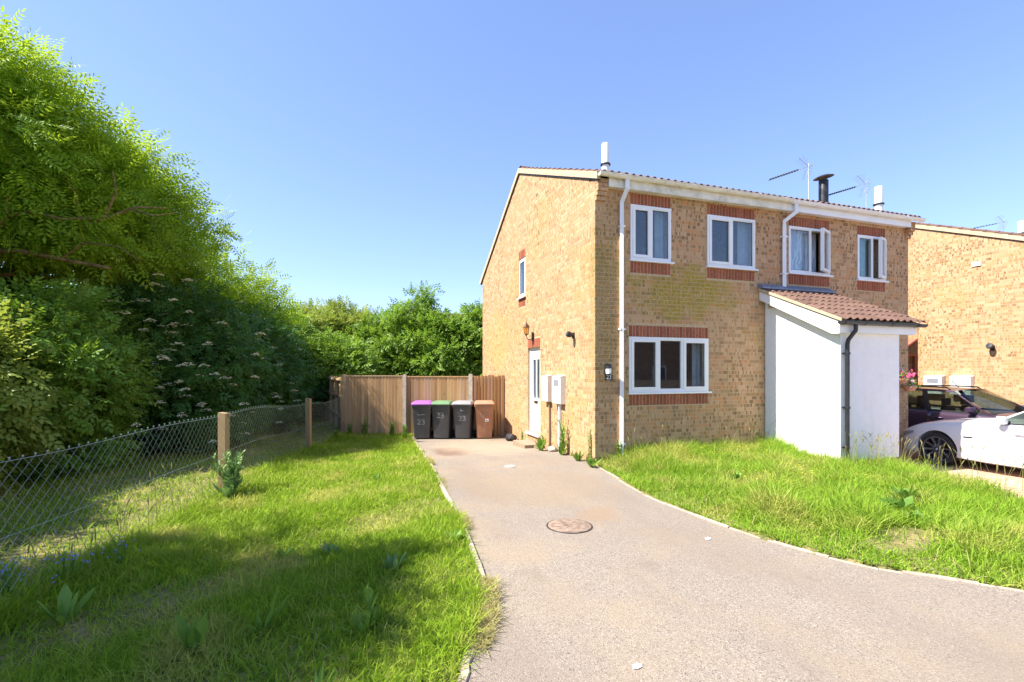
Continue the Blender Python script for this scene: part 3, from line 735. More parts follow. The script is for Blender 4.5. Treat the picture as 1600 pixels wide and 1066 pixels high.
# meter boxes on the gable
def meter_box(parent, x, y0, y1, z0, z1, window, d=.11):
    m = MB(); m.box(x - d, x - .005, y0, y1, z0, z1); m.box(x - d - .012, x - d, y0 + .01, y1 - .01, z0 + .01, z1 - .01)
    b = m.build('meter_box', M['meter'], parent)
    if window: box('viewing_window', x - d - .016, x - d - .0125, y0 + .09, y1 - .1, z1 - .2, z1 - .07, M['grey_panel'], b)
    k = MB(); k.prism([(x - d - .02, y0 - .008, z1 + .001), (x - .004, y0 - .008, z1 + .03), (x - .004, y0 - .008, z1 + .001)], (0, y1 - y0 + .016, 0)); k.build('lid', M['meter'], b)
    return b
mb1 = meter_box(H1, 0, 2.0, 2.34, 1.01, 1.575, False); mb2 = meter_box(H1, 0, 1.30, 1.74, 1.0, 1.575, True)
for o_, nm in ((mb1, 'cable_duct'), (mb2, 'gas_pipe')): pass
box('cable_duct', -.05, -.007, 2.06, 2.1, .0, 1.009, M['sleeper'], H1); box('gas_pipe', -.06, -.007, 1.49, 1.545, -.05, .999, M['upvc'], H1)
# lead box flue, tv-free roof: the white vent pipe by the corner
flue(H1, .63, .75, 5.4, 6.26, .075, M['upvc'], 'vent_pipe', 5.85)
# ---- things fixed to number 23
la = empty('wall_lantern', (0, 3.2, 2.45)); tag(la, 'small bronze carriage lantern above the side door', 'lantern')
m = MB(); m.box(-.03, -.007, -.035, .035, -.02, .2); m.build('back_plate', M['brass'], la)
m = MB(); m.tube([(-.02, 0, .06), (-.07, 0, .02), (-.13, 0, .02), (-.17, 0, .06), (-.18, 0, .12)], .011, 6); m.build('arm', M['brass'], la, 60)
m = MB(); mt = Matrix.Translation((-.18, 0, 0)); m.lathe([(.02, .11), (.045, .14), (.05, .15), (.02, .15)], 6, mat=mt)
for q in range(6):
    a = q * math.pi / 3; m.tube([(-.18 + .048 * math.cos(a), .048 * math.sin(a), .15), (-.18 + .075 * math.cos(a), .075 * math.sin(a), .32)], .005, 4)
m.lathe([(.1, .315), (.085, .335), (.03, .40), (.012, .42), (.012, .45), (.001, .47)], 6, mat=mt); m.build('frame', M['brass'], la)
m = MB(); m.lathe([(.042, .152), (.068, .315)], 6, mat=mt); m.build('lamp_glass', M['lampglass'], la)
fl = empty('flood_lamp', (0, .886, 2.36)); tag(fl, 'small black floodlight on the gable near the front corner', 'floodlight')
m = MB(); m.box(-.03, -.007, -.04, .04, -.02, .1); m.build('bracket', M['black_metal'], fl)
m = MB(); m.lathe([(.001, -.05), (.055, -.045), (.065, 0), (.045, .05), (.02, .07), (.001, .07)], 14, mat=Matrix.Translation((-.12, -.02, .06)) @ Matrix.Rotation(rad(115), 4, 'Y')); m.build('head', M['black_plastic'], fl, 40)
m = MB(); m.tube([(-.03, 0, .03), (-.08, 0, .05)], .015, 8); m.build('arm', M['black_metal'], fl)
wlm = empty('wall_light', (.235, 0, 1.62)); tag(wlm, 'black wall light with pale lens beside the downpipe', 'wall light')
m = MB(); m.box(-.05, .05, -.03, -.007, 0, .2); m.build('back_plate', M['black_plastic'], wlm)
m = MB(); m.lathe([(.02, .17), (.055, .165), (.06, .12), (.001, .13)], 14, mat=Matrix.Translation((0, -.07, 0))); m.box(-.045, .045, -.1, -.029, .165, .19); m.lathe([(.055, .0), (.058, .02), (.001, .02)], 14, mat=Matrix.Translation((0, -.07, 0))); m.build('cap', M['black_plastic'], wlm, 40)
m = MB(); m.lathe([(.045, .02), (.05, .06), (.05, .12)], 14, mat=Matrix.Translation((0, -.07, 0))); m.build('lens', M['paper'], wlm, 40)
def font_mesh(txt, size, mat, name, ext=.002):
    c = bpy.data.curves.new(name, 'FONT'); c.body = txt; c.size = size; c.extrude = ext; c.align_x = 'CENTER'; c.align_y = 'CENTER'; c.resolution_u = 3
    o = bpy.data.objects.new(name, c); COL.objects.link(o); dg = bpy.context.evaluated_depsgraph_get(); me = bpy.data.meshes.new_from_object(o.evaluated_get(dg)); bpy.data.objects.remove(o); me.materials.clear(); me.materials.append(mat); return me
npl = empty('house_number_plate', (.27, -.0, 1.57)); tag(npl, 'black slate house number plate reading 23 beside the downpipe', 'number plate')
m = MB(); m.box(-.075, .075, -.02, -.007, -.05, .05); m.build('plate', M['black_metal'], npl)
o = link(bpy.data.objects.new('number', font_mesh('23', .105, M['paper'], 'number')), npl); o.location = (0, -.0235, .008); o.rotation_euler = (rad(90), 0, 0)
box('line', -.05, .05, -.0225, -.021, -.042, -.038, M['paper'], npl)
# ---- the adjoining house
H2 = empty('brick_house', (0, 0, 0)); tag(H2, 'adjoining brick house with two open casements and a black roof flue', 'house')
fw2 = slab_wall('front_wall', 'x', 0, .25, XM + .001, XE, -.4, 5.2, front_holes2, M['mortar'], H2)
for a, b, z, n in sold2: soldiers(fw2, 'x', 0, a, b, z, .218, n)
lay_bricks([(fw2, 'x', 0, wall_bricks('x', 0, XM + .001, XE, lambda a: 5.2, -.3, front_holes2 + [(a, b, z, z + .218) for a, b, z, n in sold2] + [(a, b, z - .035, z) for a, b, z, _ in front_holes2]), (None, XE))], 300)
m = MB(); m.prism([(XE - .25, .25, -.4), (XE - .25, 8.12, -.4), (XE - .25, 8.12, wall_z(8.12)), (XE - .25, RID_Y, wall_z(RID_Y)), (XE - .25, .25, wall_z(.25))], (.25, 0, 0)); m.build('end_wall', M['mortar'], H2)
box('back_wall', XM, XE - .25, 7.9, 8.12, -.4, wall_z(8.12) - .02, M['mortar'], H2); box('room_floor', XM, XE - .25, .25, 7.9, 2.62, 2.85, M['room'], H2); box('room_partition', XM, XE - .26, 3.2, 3.3, 2.86, 5.1, M['room'], H2)
box('ceiling', XM, XE - .26, .26, 7.9, 5.1, 5.16, M['room'], H2)
r2 = roof(H2, XM, XE, 0, 1, lambda i, j, nc, nr: j == 0)
box('fascia', XM, XE - .13, -.15, -.11, 5.035, 5.235, M['upvc'], H2); box('soffit', XM, XE - .13, -.109, 0, 5.05, 5.065, M['upvc'], H2)
gutter(H2, XM + .002, XE + .18, -.21, 5.225, .062, M['upvc'], brackets=(5.1, 6.0, 6.9, 7.8))
for k, (d, z) in enumerate(((.06, 4.80), (.10, 4.875), (.13, 4.95), (.13, 5.025), (.13, 5.10))):
    box('corbel_brick', XE - .12, XE + .006 + .012 * k, -d, -.007, z + .004, z + .071, M['brick'], fw2)
dm = MB(); square_pipe(dm, [(4.56, -.21, 5.17), (4.56, -.21, 5.0), (4.40, -.06, 4.83), (4.40, -.055, 4.7), (4.40, -.055, 3.45)], .07); dp = dm.build('downpipe', M['upvc'], H2)
for z in (4.5, 3.72): box('pipe_clip', 4.335, 4.465, -.095, -.01, z, z + .03, M['upvc'], dp)
win_frame(H2, 'x', 0, 4.575, 5.745, 3.785, 4.775, [(0, .52, False, 0), (.52, 1, True, 24)], curtains=[(.02, .5, M['net'], .12), (.54, .99, M['net'], .3)])
win_frame(H2, 'x', 0, 6.59, 7.48, 3.765, 4.765, [(0, .52, False, 0), (.52, 1, True, 20)], curtains=[(.02, .5, M['teal'], .12)])
bf = flue(H2, 6.70, .9, 5.5, 6.33, .105, M['black_metal'], 'stove_flue')
m = MB(); mt = Matrix.Translation((6.70, .9, 6.43)) @ Matrix.Rotation(rad(-9), 4, 'Y'); m.lathe([(.001, .05), (.12, .03), (.22, -.01), (.22, -.02), (.12, .01), (.001, .02)], 20, mat=mt); m.build('cowl', M['black_metal'], bf, 40)
for a in (0, 2.1, 4.2):
    m = MB(); m.tube([(6.7 + .09 * math.cos(a), .9 + .09 * math.sin(a), 6.3), (6.7 + .1 * math.cos(a), .9 + .1 * math.sin(a), 6.44)], .006, 4); m.build('cowl_strut', M['black_metal'], bf)
flue(H2, 7.86, .4, 5.3, 6.13, .085, M['upvc'], 'vent_pipe', 5.72)
def aerial(label, base, top, boom_dir, L, grid_, n=11, s=1.0):
    a = empty('television_aerial', base); tag(a, label, 'aerial', 'television aerials on the roofs'); bx_ = Vector(base); d = Vector(boom_dir).normalized(); h = top - base[2]
    m = MB(); m.tube([(0, 0, 0), (0, 0, h)], .014 * s, 6); m.build('mast', M['galv'], a)
    c = Vector((0, 0, h - .08)); m = MB(); b0 = c - d * .12; b1 = c + d * L; m.tube([b0, b1], .009 * s, 5); m.build('boom', M['galv'], a)
    side = d.cross(Vector((0, 0, 1))).normalized(); up = side.cross(d)
    for k in range(n):
        p = c + d * (.3 + (L - .32) * k / (n - 1)); m = MB(); m.tube([p - side * .07, p + side * .07], .007 * s, 5); m.box(p.x - .014, p.x + .014, p.y - .014, p.y + .014, p.z - .01, p.z + .022); m.build('director', M['black_metal'], a)
    m = MB()
    for q in (-1, 1):
        for k in range(5):
            p = c + d * (.02 + .03 * k) + up * q * (.05 + .045 * k); m.tube([p - side * .17, p + side * .17], .004, 4)
        m.tube([c, c + d * .16 + up * q * .27], .007, 4)
    m.build('reflector', M['galv'], a)
    return a
aerial('large television aerial on tall mast beside the black flue', (6.22, .9, 5.6), 6.70, (-.95, .31, -.34), 1.0, True)
aerial('slim television aerial tilted up beside the white vent pipe', (7.72, .6, 5.5), 6.35, (-.95, .31, -.30), 1.0, True, 13, .7)
# ---- porch
PO = empty('porch', (3.94, 0, 0)); tag(PO, 'white rendered lean-to porch with brown tiled roof', 'porch'); PO.location = (0, 0, 0)
PX0, PX1, PY = 3.94, 5.42, -1.63
m = MB(); m.prism([(PX0, -.012, .1), (PX0, PY, .1), (PX0, PY, 2.46), (PX0, -.012, 3.22)], (PX1 - PX0, 0, 0)); m.build('rendered_wall', M['render'], PO)
box('plinth', PX0 + .012, PX1 - .012, PY + .012, -.012, -.35, .1, M['brick'], PO)
pz = lambda y: 3.40 + (3.40 - 2.585) / 1.80 * y
m = MB(); m.prism([(3.79, -.008, pz(0) - .03), (3.79, -1.78, pz(-1.78) - .03), (3.79, -1.78, pz(-1.78) - .06), (3.79, -.008, pz(0) - .06)], (5.76 - 3.79, 0, 0)); pr_ = m.build('porch_roof', M['fascia_old'], PO)
tiled_slope(pr_, 3.775, 5.77, -1.80, 2.585, -.0, 3.40, lambda i, j, nc, nr: True, .32)
m = MB(); m.prism([(3.785, -.01, pz(0) - .065), (3.785, -1.735, pz(-1.735) - .065), (3.785, -1.735, 2.345), (3.785, -1.60, 2.345), (3.785, -.01, pz(0) - .24)], (.035, 0, 0)); m.build('bargeboard', M['upvc'], PO)
m = MB(); m.prism([(3.755, -.01, pz(0) - .04), (3.755, -1.79, pz(-1.79) - .04), (3.755, -1.79, pz(-1.79) + .01), (3.755, -.01, pz(0) + .01)], (.03, 0, 0)); m.build('verge', M['verge'], PO)
m = MB(); m.prism([(3.822, -.01, pz(0) - .235), (3.822, -1.6, 2.37), (3.822, -1.6, 2.38), (3.822, -.01, pz(0) - .225)], (.116, 0, 0)); m.build('soffit', M['upvc'], PO)
box('fascia', 3.822, 5.70, -1.72, -1.69, 2.36, 2.515, M['upvc'], PO); box('soffit', 3.937, 5.70, -1.689, PY - .002, 2.362, 2.372, M['upvc'], PO)
m = MB(); m.prism([(5.70, -.01, pz(0) - .065), (5.70, -1.72, pz(-1.72) - .065), (5.70, -1.72, 2.36), (5.70, -1.60, 2.36), (5.70, -.01, pz(0) - .25)], (.04, 0, 0)); m.build('bargeboard', M['upvc'], PO)
pg = gutter(PO, 3.74, 5.86, -1.785, 2.545, .055, M['black_plastic'], brackets=(3.80, 4.28, 4.95, 5.62))
m = MB(); m.tube([(4.10, -1.785, 2.5), (4.10, -1.785, 2.40), (4.04, -1.70, 2.24), (4.035, -1.685, 2.16), (4.035, -1.685, .12)], .036, 10); dp = m.build('downpipe', M['black_plastic'], PO, 50)
for z in (2.0, 1.05, .35):
    m = MB(); m.lathe([(.046, z - .02), (.046, z + .02), (.036, z + .02)], 12, mat=Matrix.Translation((4.035, -1.685, 0))); m.box(3.97, 4.1, -1.66, PY - .001, z - .012, z + .012); m.build('pipe_clip', M['black_plastic'], dp, 40)
m = MB(); m.prism([(3.74, -.014, 3.40), (3.74, -.014, 3.50), (3.74, -.03, 3.50), (3.74, -.16, 3.41), (3.74, -.16, 3.38)], (1.98, 0, 0)); m.build('lead_flashing', M['lead'], PO)
m = MB(); [m.box(PX0 - .004, PX0 + .004, -.30, -.08, 2.98 + k * .035, 3.0 + k * .035) for k in range(3)]; m.build('vent_grille', M['mortar'], PO)
# ---- house next door, end on
H3 = empty('brick_house', (0, 0, 0)); tag(H3, 'neighbouring brick house at the right edge showing its sunlit gable', 'house')
X3 = 12.6; dz3 = -.05
w3 = lambda y: wall_z(y) + dz3
gw3 = slab_wall('gable_wall', 'y', X3, .25, -.05, 8.0, -.5, 4.6, [], M['mortar'], H3, top=[(-.05, 4.6), (8.0, 4.6), (8.0, w3(8.0)), (RID_Y, w3(RID_Y)), (-.05, w3(-.05))])
lay_bricks([(gw3, 'y', X3, wall_bricks('y', X3, -.05, 8.0, w3, -.4, []), (None, None))], 0)
m = MB()
for (ya, yb) in ((-.25, RID_Y), (8.2, RID_Y)):
    m.prism([(X3 - .02, ya, roof_z(ya) + dz3 - .05), (X3 + 8, ya, roof_z(ya) + dz3 - .05), (X3 + 8, yb, roof_z(yb) + dz3 - .05), (X3 - .02, yb, roof_z(yb) + dz3 - .05)], (0, 0, .03))
m.box(X3 + .25, X3 + 8, -.05, .2, -.4, 5.1); r3 = m.build('roof', M['tile'], H3)
V3 = empty('tmp'); bpy.data.objects.remove(V3)
m = MB(); pts = [(-.22 + (RID_Y + .22) * k / 12) for k in range(13)]
m.prism([(X3 - .05, y, roof_z(y) + dz3 - .15) for y in pts] + [(X3 - .05, y, roof_z(y) + dz3 - .012) for y in pts[::-1]], (.07, 0, 0)); vg = m.build('verge', M['verge'], H3)
m = MB(); m.prism([(X3 - .03, y, roof_z(y) + dz3 - .175) for y in pts] + [(X3 - .03, y, roof_z(y) + dz3 - .151) for y in pts[::-1]], (.05, 0, 0)); m.build('undercloak', M['black_metal'], vg)
tm3 = tile_mesh(.3, .3, 2)
for j in range(15):
    y = -.3 + j * .3 * math.cos(math.atan(.417)); o = link(bpy.data.objects.new('roof_tile', tm3), r3); o.location = (X3 - .06, y, roof_z(y) + dz3 - .015); o.rotation_euler = (math.atan(.417), 0, 0)
flue(H3, 13.0, .18, 5.2, 5.74, .085, M['upvc'], 'vent_pipe', 5.42)
meter_box(H3, X3, 1.72, 2.2, 1.0, 1.53, True, .16); meter_box(H3, X3, 1.02, 1.52, 1.0, 1.53, False, .16)
o = box('wall_vent', X3 - .03, X3 - .007, .86, 1.06, 4.67, 4.79, M['meter'], H3)
fl2 = empty('flood_lamp', (X3, .60, 2.28)); tag(fl2, 'small black floodlight on the neighbouring gable at the right', 'floodlight')
m = MB(); m.box(-.03, -.007, -.05, .05, -.02, .12); m.build('bracket', M['black_metal'], fl2)
m = MB(); m.lathe([(.001, -.05), (.075, -.045), (.085, 0), (.06, .05), (.03, .08), (.001, .08)], 14, mat=Matrix.Translation((-.13, 0, .1)) @ Matrix.Rotation(rad(115), 4, 'Y')); m.build('head', M['black_plastic'], fl2, 40)
aerial('far television aerial above the right-hand gable roof', (17.986, 3.0, 6.3), 7.12, (-.95, .31, -.2), 1.2, True, 9)
# its side-door canopy on timber brackets
CN = empty('door_canopy', (X3, 3.0, 2.3)); tag(CN, 'red tiled door canopy on brown timber braces beyond the house corner', 'canopy')
m = MB(); m.prism([(-.85, -.55, 0), (-.007, -.55, .42), (-.007, -.55, .36), (-.85, -.55, -.06)], (0, 1.5, 0)); m.build('canopy_roof', M['canopy_red'], CN)
for yy in (-.48, .85):
    m = MB(); m.box(-.82, -.007, yy - .04, yy + .04, -.14, -.065); m.build('beam', M['stain'], CN)
    m = MB(); m.box(-.09, -.007, yy - .04, yy + .04, -1.0, -.141); m.build('wall_post', M['stain'], CN)
    m = MB(); m.tube([(-.76, yy, -.12), (-.06, yy, -.95)], .05, 4); m.build('brace', M['stain'], CN)
box('side_door', X3 - .04, X3 - .007, 2.75, 3.6, -.15, 2.0, M['door_blue'], H3)

# ------------------------------------------------------------------ leaves, trees
def frames(d, n):
    d = d / np.linalg.norm(d, axis=1, keepdims=True); n = n - (n * d).sum(1, keepdims=True) * d; n /= np.linalg.norm(n, axis=1, keepdims=True) + 1e-9
    return np.stack([d, np.cross(n, d), n], 1)     # rows: forward, side, up
def scatter(tv, tf, o, F, s, rn):
    V = np.einsum('ki,nij->nkj', tv, F) * s[:, None, None] + o[:, None, :]; k = len(tv)
    Fc = tf[None] + (np.arange(len(o)) * k)[:, None, None]
    rnd = np.repeat(rn, len(tf)) ; rnd = np.clip(rnd + RNG.normal(0, .12, len(rnd)), 0, 1)
    return V.reshape(-1, 3), Fc.reshape(-1, tf.shape[1]), rnd
def rhomb(base, d, L, W, drop=0.0):
    d = np.array(d, float); d /= np.linalg.norm(d); s = np.array([-d[1], d[0], 0.0]); b = np.array(base, float)
    return [b, b + d * L * .45 + s * W / 2 + [0, 0, -drop * .3], b + d * L + [0, 0, -drop], b + d * L * .45 - s * W / 2 + [0, 0, -drop * .3]]
def template(items):
    v = []; f = []
    for it in items: f.append([len(v) + k for k in range(4)]); v += rhomb(*it)
    return np.array(v), np.array(f)
ASH_T = template([((.06 + .075 * i, 0, 0), (.55, s, 0), .105, .036, .03) for i in range(4) for s in (1, -1)] + [((.33, 0, -.01), (1, 0, 0), .12, .04, .02)])
SPRIG_T = template([((.03 * i, .0, 0), (.5, (1 if i % 2 else -1) * (.9 - .1 * i), 0), .075, .045, .02) for i in range(5)] + [((.15, 0, 0), (1, 0, 0), .075, .045, .02)])
ELDER_T = template([((.05, 0, 0), (.3, 1, 0), .12, .055, .03), ((.05, 0, 0), (.3, -1, 0), .12, .055, .03), ((.12, 0, 0), (.5, 1, 0), .11, .05, .03), ((.12, 0, 0), (.5, -1, 0), .11, .05, .03), ((.14, 0, 0), (1, 0, 0), .13, .055, .03)])
def crown(blobs, ncl, nleaf, rc, tmpl, size, mat, parent, seed, shell=.55, droop=.25, name='crown', gmin=.1):
    r = np.random.default_rng(seed); vol = np.array([b[1][0] * b[1][1] * b[1][2] for b in blobs]) ** .75; cnt = r.multinomial(ncl, vol / vol.sum()); cl = []; outw = []
    for (c, R), n in zip(blobs, cnt):
        u = r.normal(size=(n, 3)); u /= np.linalg.norm(u, axis=1, keepdims=True); rr = (shell + (1 - shell) * r.random(n) ** .6) * (1 + .10 * np.clip(r.normal(size=n), -2, 1.6)); p = np.array(c) + u * rr[:, None] * np.array(R)
        cl.append(p); outw.append(u)
    cl = np.concatenate(cl); outw = np.concatenate(outw); ok = cl[:, 2] > G(cl[:, 0], cl[:, 1]) + gmin; cl = cl[ok]; outw = outw[ok]
    sz = rc * r.uniform(.55, 1.3, len(cl)); n = r.poisson(nleaf * (sz / rc) ** 1.6)
    idx = np.repeat(np.arange(len(cl)), n); off = np.clip(r.normal(size=(len(idx), 3)), -2.1, 2.1) * .55; o = cl[idx] + off * sz[idx][:, None] * np.array([1, 1, .62])
    d = off * .9 + outw[idx] * .8 + r.normal(size=off.shape) * .65 + np.array([0, 0, -droop]); nn = np.array([-.25, -.1, .8]) + r.normal(size=off.shape) * .55 + outw[idx] * .6
    keep = o[:, 2] > G(o[:, 0], o[:, 1]) + .03; o, d, nn, idx = o[keep], d[keep], nn[keep], idx[keep]
    crn = r.random(len(cl)); rn = np.clip(crn[idx] * .72 + r.random(len(idx)) * .28, 0, 1)
    V, F, rnd = scatter(*tmpl, o, frames(d, nn), size * r.uniform(.7, 1.25, len(o)), rn)
    np_obj(name, V, F, mat, parent, rnd); return cl
def limbs(m, base, cl, n, r0, seed, fork=.45):
    rr = random.Random(seed); base = Vector(base); pick = rr.sample(range(len(cl)), min(n, len(cl)))
    for i in pick:
        t = Vector(cl[i]); s = base + (t - base) * rr.uniform(.02, fork) * .6; s.x = base.x + (t.x - base.x) * .15; s.y = base.y + (t.y - base.y) * .15; s.z = base.z + (t.z - base.z) * rr.uniform(0, .4)
        L = (t - s).length; pts = []
        for k in range(6):
            u = k / 5; p = s + (t - s) * u; p.z += .12 * L * math.sin(u * math.pi); j = .07 * L * (1 if 0 < k < 5 else 0); pts.append(p + Vector((rr.uniform(-j, j), rr.uniform(-j, j), rr.uniform(-j, j))))
        m.tube(pts, [r0 * (1 - .85 * k / 5) for k in range(6)], 5)
def tree(name, label, cat, x, y, h, blobs, ncl, nleaf, rc, tmpl, size, mat, seed, tr=.12, nl=14, group=None, shell=.55, droop=.25, th=None, lr=.4):
    z = g(x, y); t = empty(name, (x, y, z)); tag(t, label, cat, group)
    B = [((bx_, by, bz), R) for (bx_, by, bz), R in blobs]
    cl = crown(B, ncl, nleaf, rc, tmpl, size, mat, t, seed, shell, droop)
    t.children[0].location = (-x, -y, -z)
    m = MB(); top = th or h * .55; rr = random.Random(seed); pts = [(x + rr.uniform(-.06, .06) * k, y + rr.uniform(-.06, .06) * k, z - .1 + top * k / 5) for k in range(6)]
    m.tube(pts, [tr * (1.25 if k == 0 else 1 - .1 * k) for k in range(6)], 8); limbs(m, pts[3], cl, nl, tr * lr, seed)
    o = m.build('trunk', M['bark'], t, 60); o.location = (-x, -y, -z); return t, cl
def blob(r, a, z, R):                          # crown lobe at metres right / ahead of the viewer
    x, y = P(r, a); return ((x, y, z), R)
# large ash at the left edge
x, y = P(-10.6, 8.6)
ash, acl = tree('ash_tree', 'tall ash tree at the left edge with bare lower limbs', 'tree', x, y, 8.5,
     [blob(-10.0, 8.8, 6.1, (1.8, 1.8, 1.4)), blob(-10.2, 8.9, 7.4, (1.15, 1.15, .85)), blob(-9.9, 10.2, 6.9, (.8, .8, .5)), blob(-10.2, 12.2, 6.2, (1.0, 1.0, .7)), blob(-8.85, 8.8, 7.3, (.4, .4, .3)), blob(-8.5, 9.2, 6.55, (.45, .45, .3)), blob(-8.6, 10.6, 6.5, (.45, .45, .4)), blob(-8.35, 11.2, 5.9, (.45, .45, .35)), blob(-8.4, 12.0, 5.9, (.4, .4, .4)), blob(-8.5, 12.9, 5.6, (.45, .45, .4)), blob(-7.9, 9.4, 5.2, (.5, .5, .35)), blob(-7.9, 10.6, 5.0, (.5, .5, .35)), blob(-9.5, 9.8, 5.2, (1.7, 1.7, 1.2)), blob(-9.7, 11.4, 5.1, (1.7, 1.7, 1.3)), blob(-10.3, 11.0, 6.2, (1.7, 1.7, .9)), blob(-8.8, 9.2, 4.5, (1.2, 1.2, .7)), blob(-10.1, 12.9, 5.0, (1.4, 1.4, 1.1))],
     400, 62, .52, ASH_T, 1.0, M['ash'], 3, .2, 46, shell=.45, droop=.35, th=4.2, lr=.35)
x, y = P(-9.8, 14.6)
tree('ash_tree', 'smaller ash tree leaning out beyond the first, feathery top against the sky', 'tree', x, y, 6.6,
     [blob(-10.5, 14.3, 4.8, (1.8, 1.8, 1.5)), blob(-10.2, 15.8, 4.0, (1.5, 1.5, 1.3)), blob(-9.7, 14.0, 3.6, (1.2, 1.2, 1.1)), blob(-8.9, 14.4, 5.2, (.5, .5, .5)), blob(-8.8, 15.0, 4.6, (.5, .5, .4)), blob(-9.0, 16.6, 4.4, (.5, .5, .5)), blob(-8.8, 17.2, 3.9, (.45, .45, .4))], 170, 40, .6, ASH_T, 1.05, M['ash'], 5, .15, 16, shell=.5, droop=.3)
x, y = P(-9.9, 18.4)
tree('ash_tree', 'low ash tree at the far end of the left hedge', 'tree', x, y, 4.6, [blob(-10.4, 18.4, 3.2, (1.5, 1.5, 1.4)), blob(-9.9, 19.0, 2.0, (1.5, 1.5, 1.6))], 120, 36, .6, ASH_T, 1.1, M['ash'], 6, .1, 10)
m = MB()
def lb(pts, r0, r1): m.tube([(*P(a * 1.065, b + .55), z + .1) for a, b, z in pts], [.85 * (r0 + (r1 - r0) * k / (len(pts) - 1)) for k in range(len(pts))], 6)
lb([(-10.5, 8.5, 3.3), (-9.6, 8.1, 3.55), (-8.9, 7.95, 3.7), (-8.2, 7.9, 3.72), (-7.6, 8.0, 3.6), (-7.0, 8.3, 3.5)], .10, .03)
lb([(-8.8, 7.95, 3.7), (-8.5, 7.8, 4.0), (-8.25, 7.75, 4.3), (-8.3, 7.8, 4.7), (-8.5, 7.9, 5.0)], .07, .025)
lb([(-8.25, 7.75, 4.28), (-7.8, 7.7, 4.35), (-7.4, 7.8, 4.25), (-7.0, 7.9, 4.3)], .04, .015)
lb([(-8.9, 8.6, 4.1), (-7.9, 8.4, 4.2), (-7.2, 8.4, 4.45), (-6.7, 8.5, 4.7), (-6.3, 8.7, 4.75)], .06, .015)
lb([(-7.2, 8.4, 4.45), (-6.9, 8.3, 4.9), (-6.95, 8.3, 5.3)], .03, .012); lb([(-7.6, 8.4, 4.3), (-7.5, 8.2, 4.8), (-7.7, 8.2, 5.2)], .03, .01)
lb([(-6.75, 8.5, 4.65), (-6.3, 8.4, 4.5), (-5.95, 8.5, 4.6)], .022, .008); lb([(-7.6, 8.0, 3.6), (-7.2, 8.0, 3.9), (-6.7, 8.1, 3.85), (-6.4, 8.2, 3.6)], .025, .008)
o = m.build('limb', M['bark'], ash, 60); o.location = tuple(-v for v in ash.location)
# elder in flower
def flower_heads(parent, cl, n, seed):
    r = np.random.default_rng(seed); m = MB(); x0, y0, z0 = parent.location
    toward = np.array([CAM[0], CAM[1], 1.7])
    sc_ = np.argsort([np.linalg.norm(c - toward) + r.normal() * .8 for c in cl])[:n]
    for i in sc_:
        c = cl[i] + (toward - cl[i]) / np.linalg.norm(toward - cl[i]) * .85 + r.normal(size=3) * .3; rd = r.uniform(.08, .13)
        m = MB(); 
        for k in range(14):
            a = r.random() * 6.28; q = rd * r.random() ** .5; p = (c[0] + q * math.cos(a), c[1] + q * math.sin(a), c[2] + .02 * r.random() + .05 * (1 - (q / rd) ** 2)); s = .028
            m.poly([(p[0] + s * math.cos(b), p[1] + s * math.sin(b), p[2] + .01 * math.sin(3 * b)) for b in (0, 1.26, 2.5, 3.77, 5.03)])
        o = m.build('flower_head', M['flower_cream'], parent); o['kind'] = 'stuff'; o.location = (-x0, -y0, -z0)
for i, (r_, a_, hh, R, lab, nf) in enumerate([(-8.1, 11.6, 3.7, 1.6, 'dark elder bush full of cream flower heads beneath the tall ash', 140), (-8.6, 14.5, 3.3, 1.6, 'dark elder bush with scattered cream flowers further along the path', 100), (-9.3, 17.2, 2.8, 1.4, 'dark elder bush at the far end of the path with few flowers', 36)]):
    x, y = P(r_, a_)
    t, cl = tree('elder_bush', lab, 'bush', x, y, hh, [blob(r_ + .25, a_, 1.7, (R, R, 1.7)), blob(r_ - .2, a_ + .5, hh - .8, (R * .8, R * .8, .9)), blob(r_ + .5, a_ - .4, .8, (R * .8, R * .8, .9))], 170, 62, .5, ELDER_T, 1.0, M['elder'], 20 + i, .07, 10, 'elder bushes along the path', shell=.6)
    flower_heads(t, cl, nf, 40 + i)
for i, (r_, a_, hh, R, mt_, lab) in enumerate([
    (-7.9, 6.3, 2.5, 1.05, 'yellowish', 'pale green shrub with bright tips at the left edge'),
    (-7.6, 4.7, 2.0, .95, 'thorn', 'small leafy shrub low at the left edge by the wire fence'),
    (-8.1, 8.1, 3.0, 1.3, 'thorn', 'dense hawthorn bush in front of the tall ash'),
    (-8.7, 9.6, 2.9, 1.0, 'midgreen', 'dark hedge bush between the hawthorn and the flowering elder'),
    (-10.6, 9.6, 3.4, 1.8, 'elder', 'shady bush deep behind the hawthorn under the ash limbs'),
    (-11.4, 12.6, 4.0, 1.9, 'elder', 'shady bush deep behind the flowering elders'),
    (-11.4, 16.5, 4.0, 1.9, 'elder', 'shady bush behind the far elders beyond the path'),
    (-10.2, 6.2, 4.6, 1.7, 'thorn', 'tall hawthorn left of the frame behind the pale shrub'),
    (-8.8, 3.8, 4.3, 1.8, 'thorn', 'tall hawthorn left of the frame beside the viewer'),
    (-7.2, 3.2, 1.9, .9, 'midgreen', 'low bush just left of the frame beyond the wire fence')]):
    x, y = P(r_, a_)
    tree('hedge_bush', lab, 'bush', x, y, hh, [blob(r_, a_, hh * .45, (R, R, hh * .5)), blob(r_ - .2, a_ + .2, hh * .72, (R * .75, R * .75, hh * .3))], 125, 62, .44, SPRIG_T, 1.2 if i < 4 else 1.5, M[mt_], 60 + i, .05, 10, 'bushes of the left hedge', shell=.5)
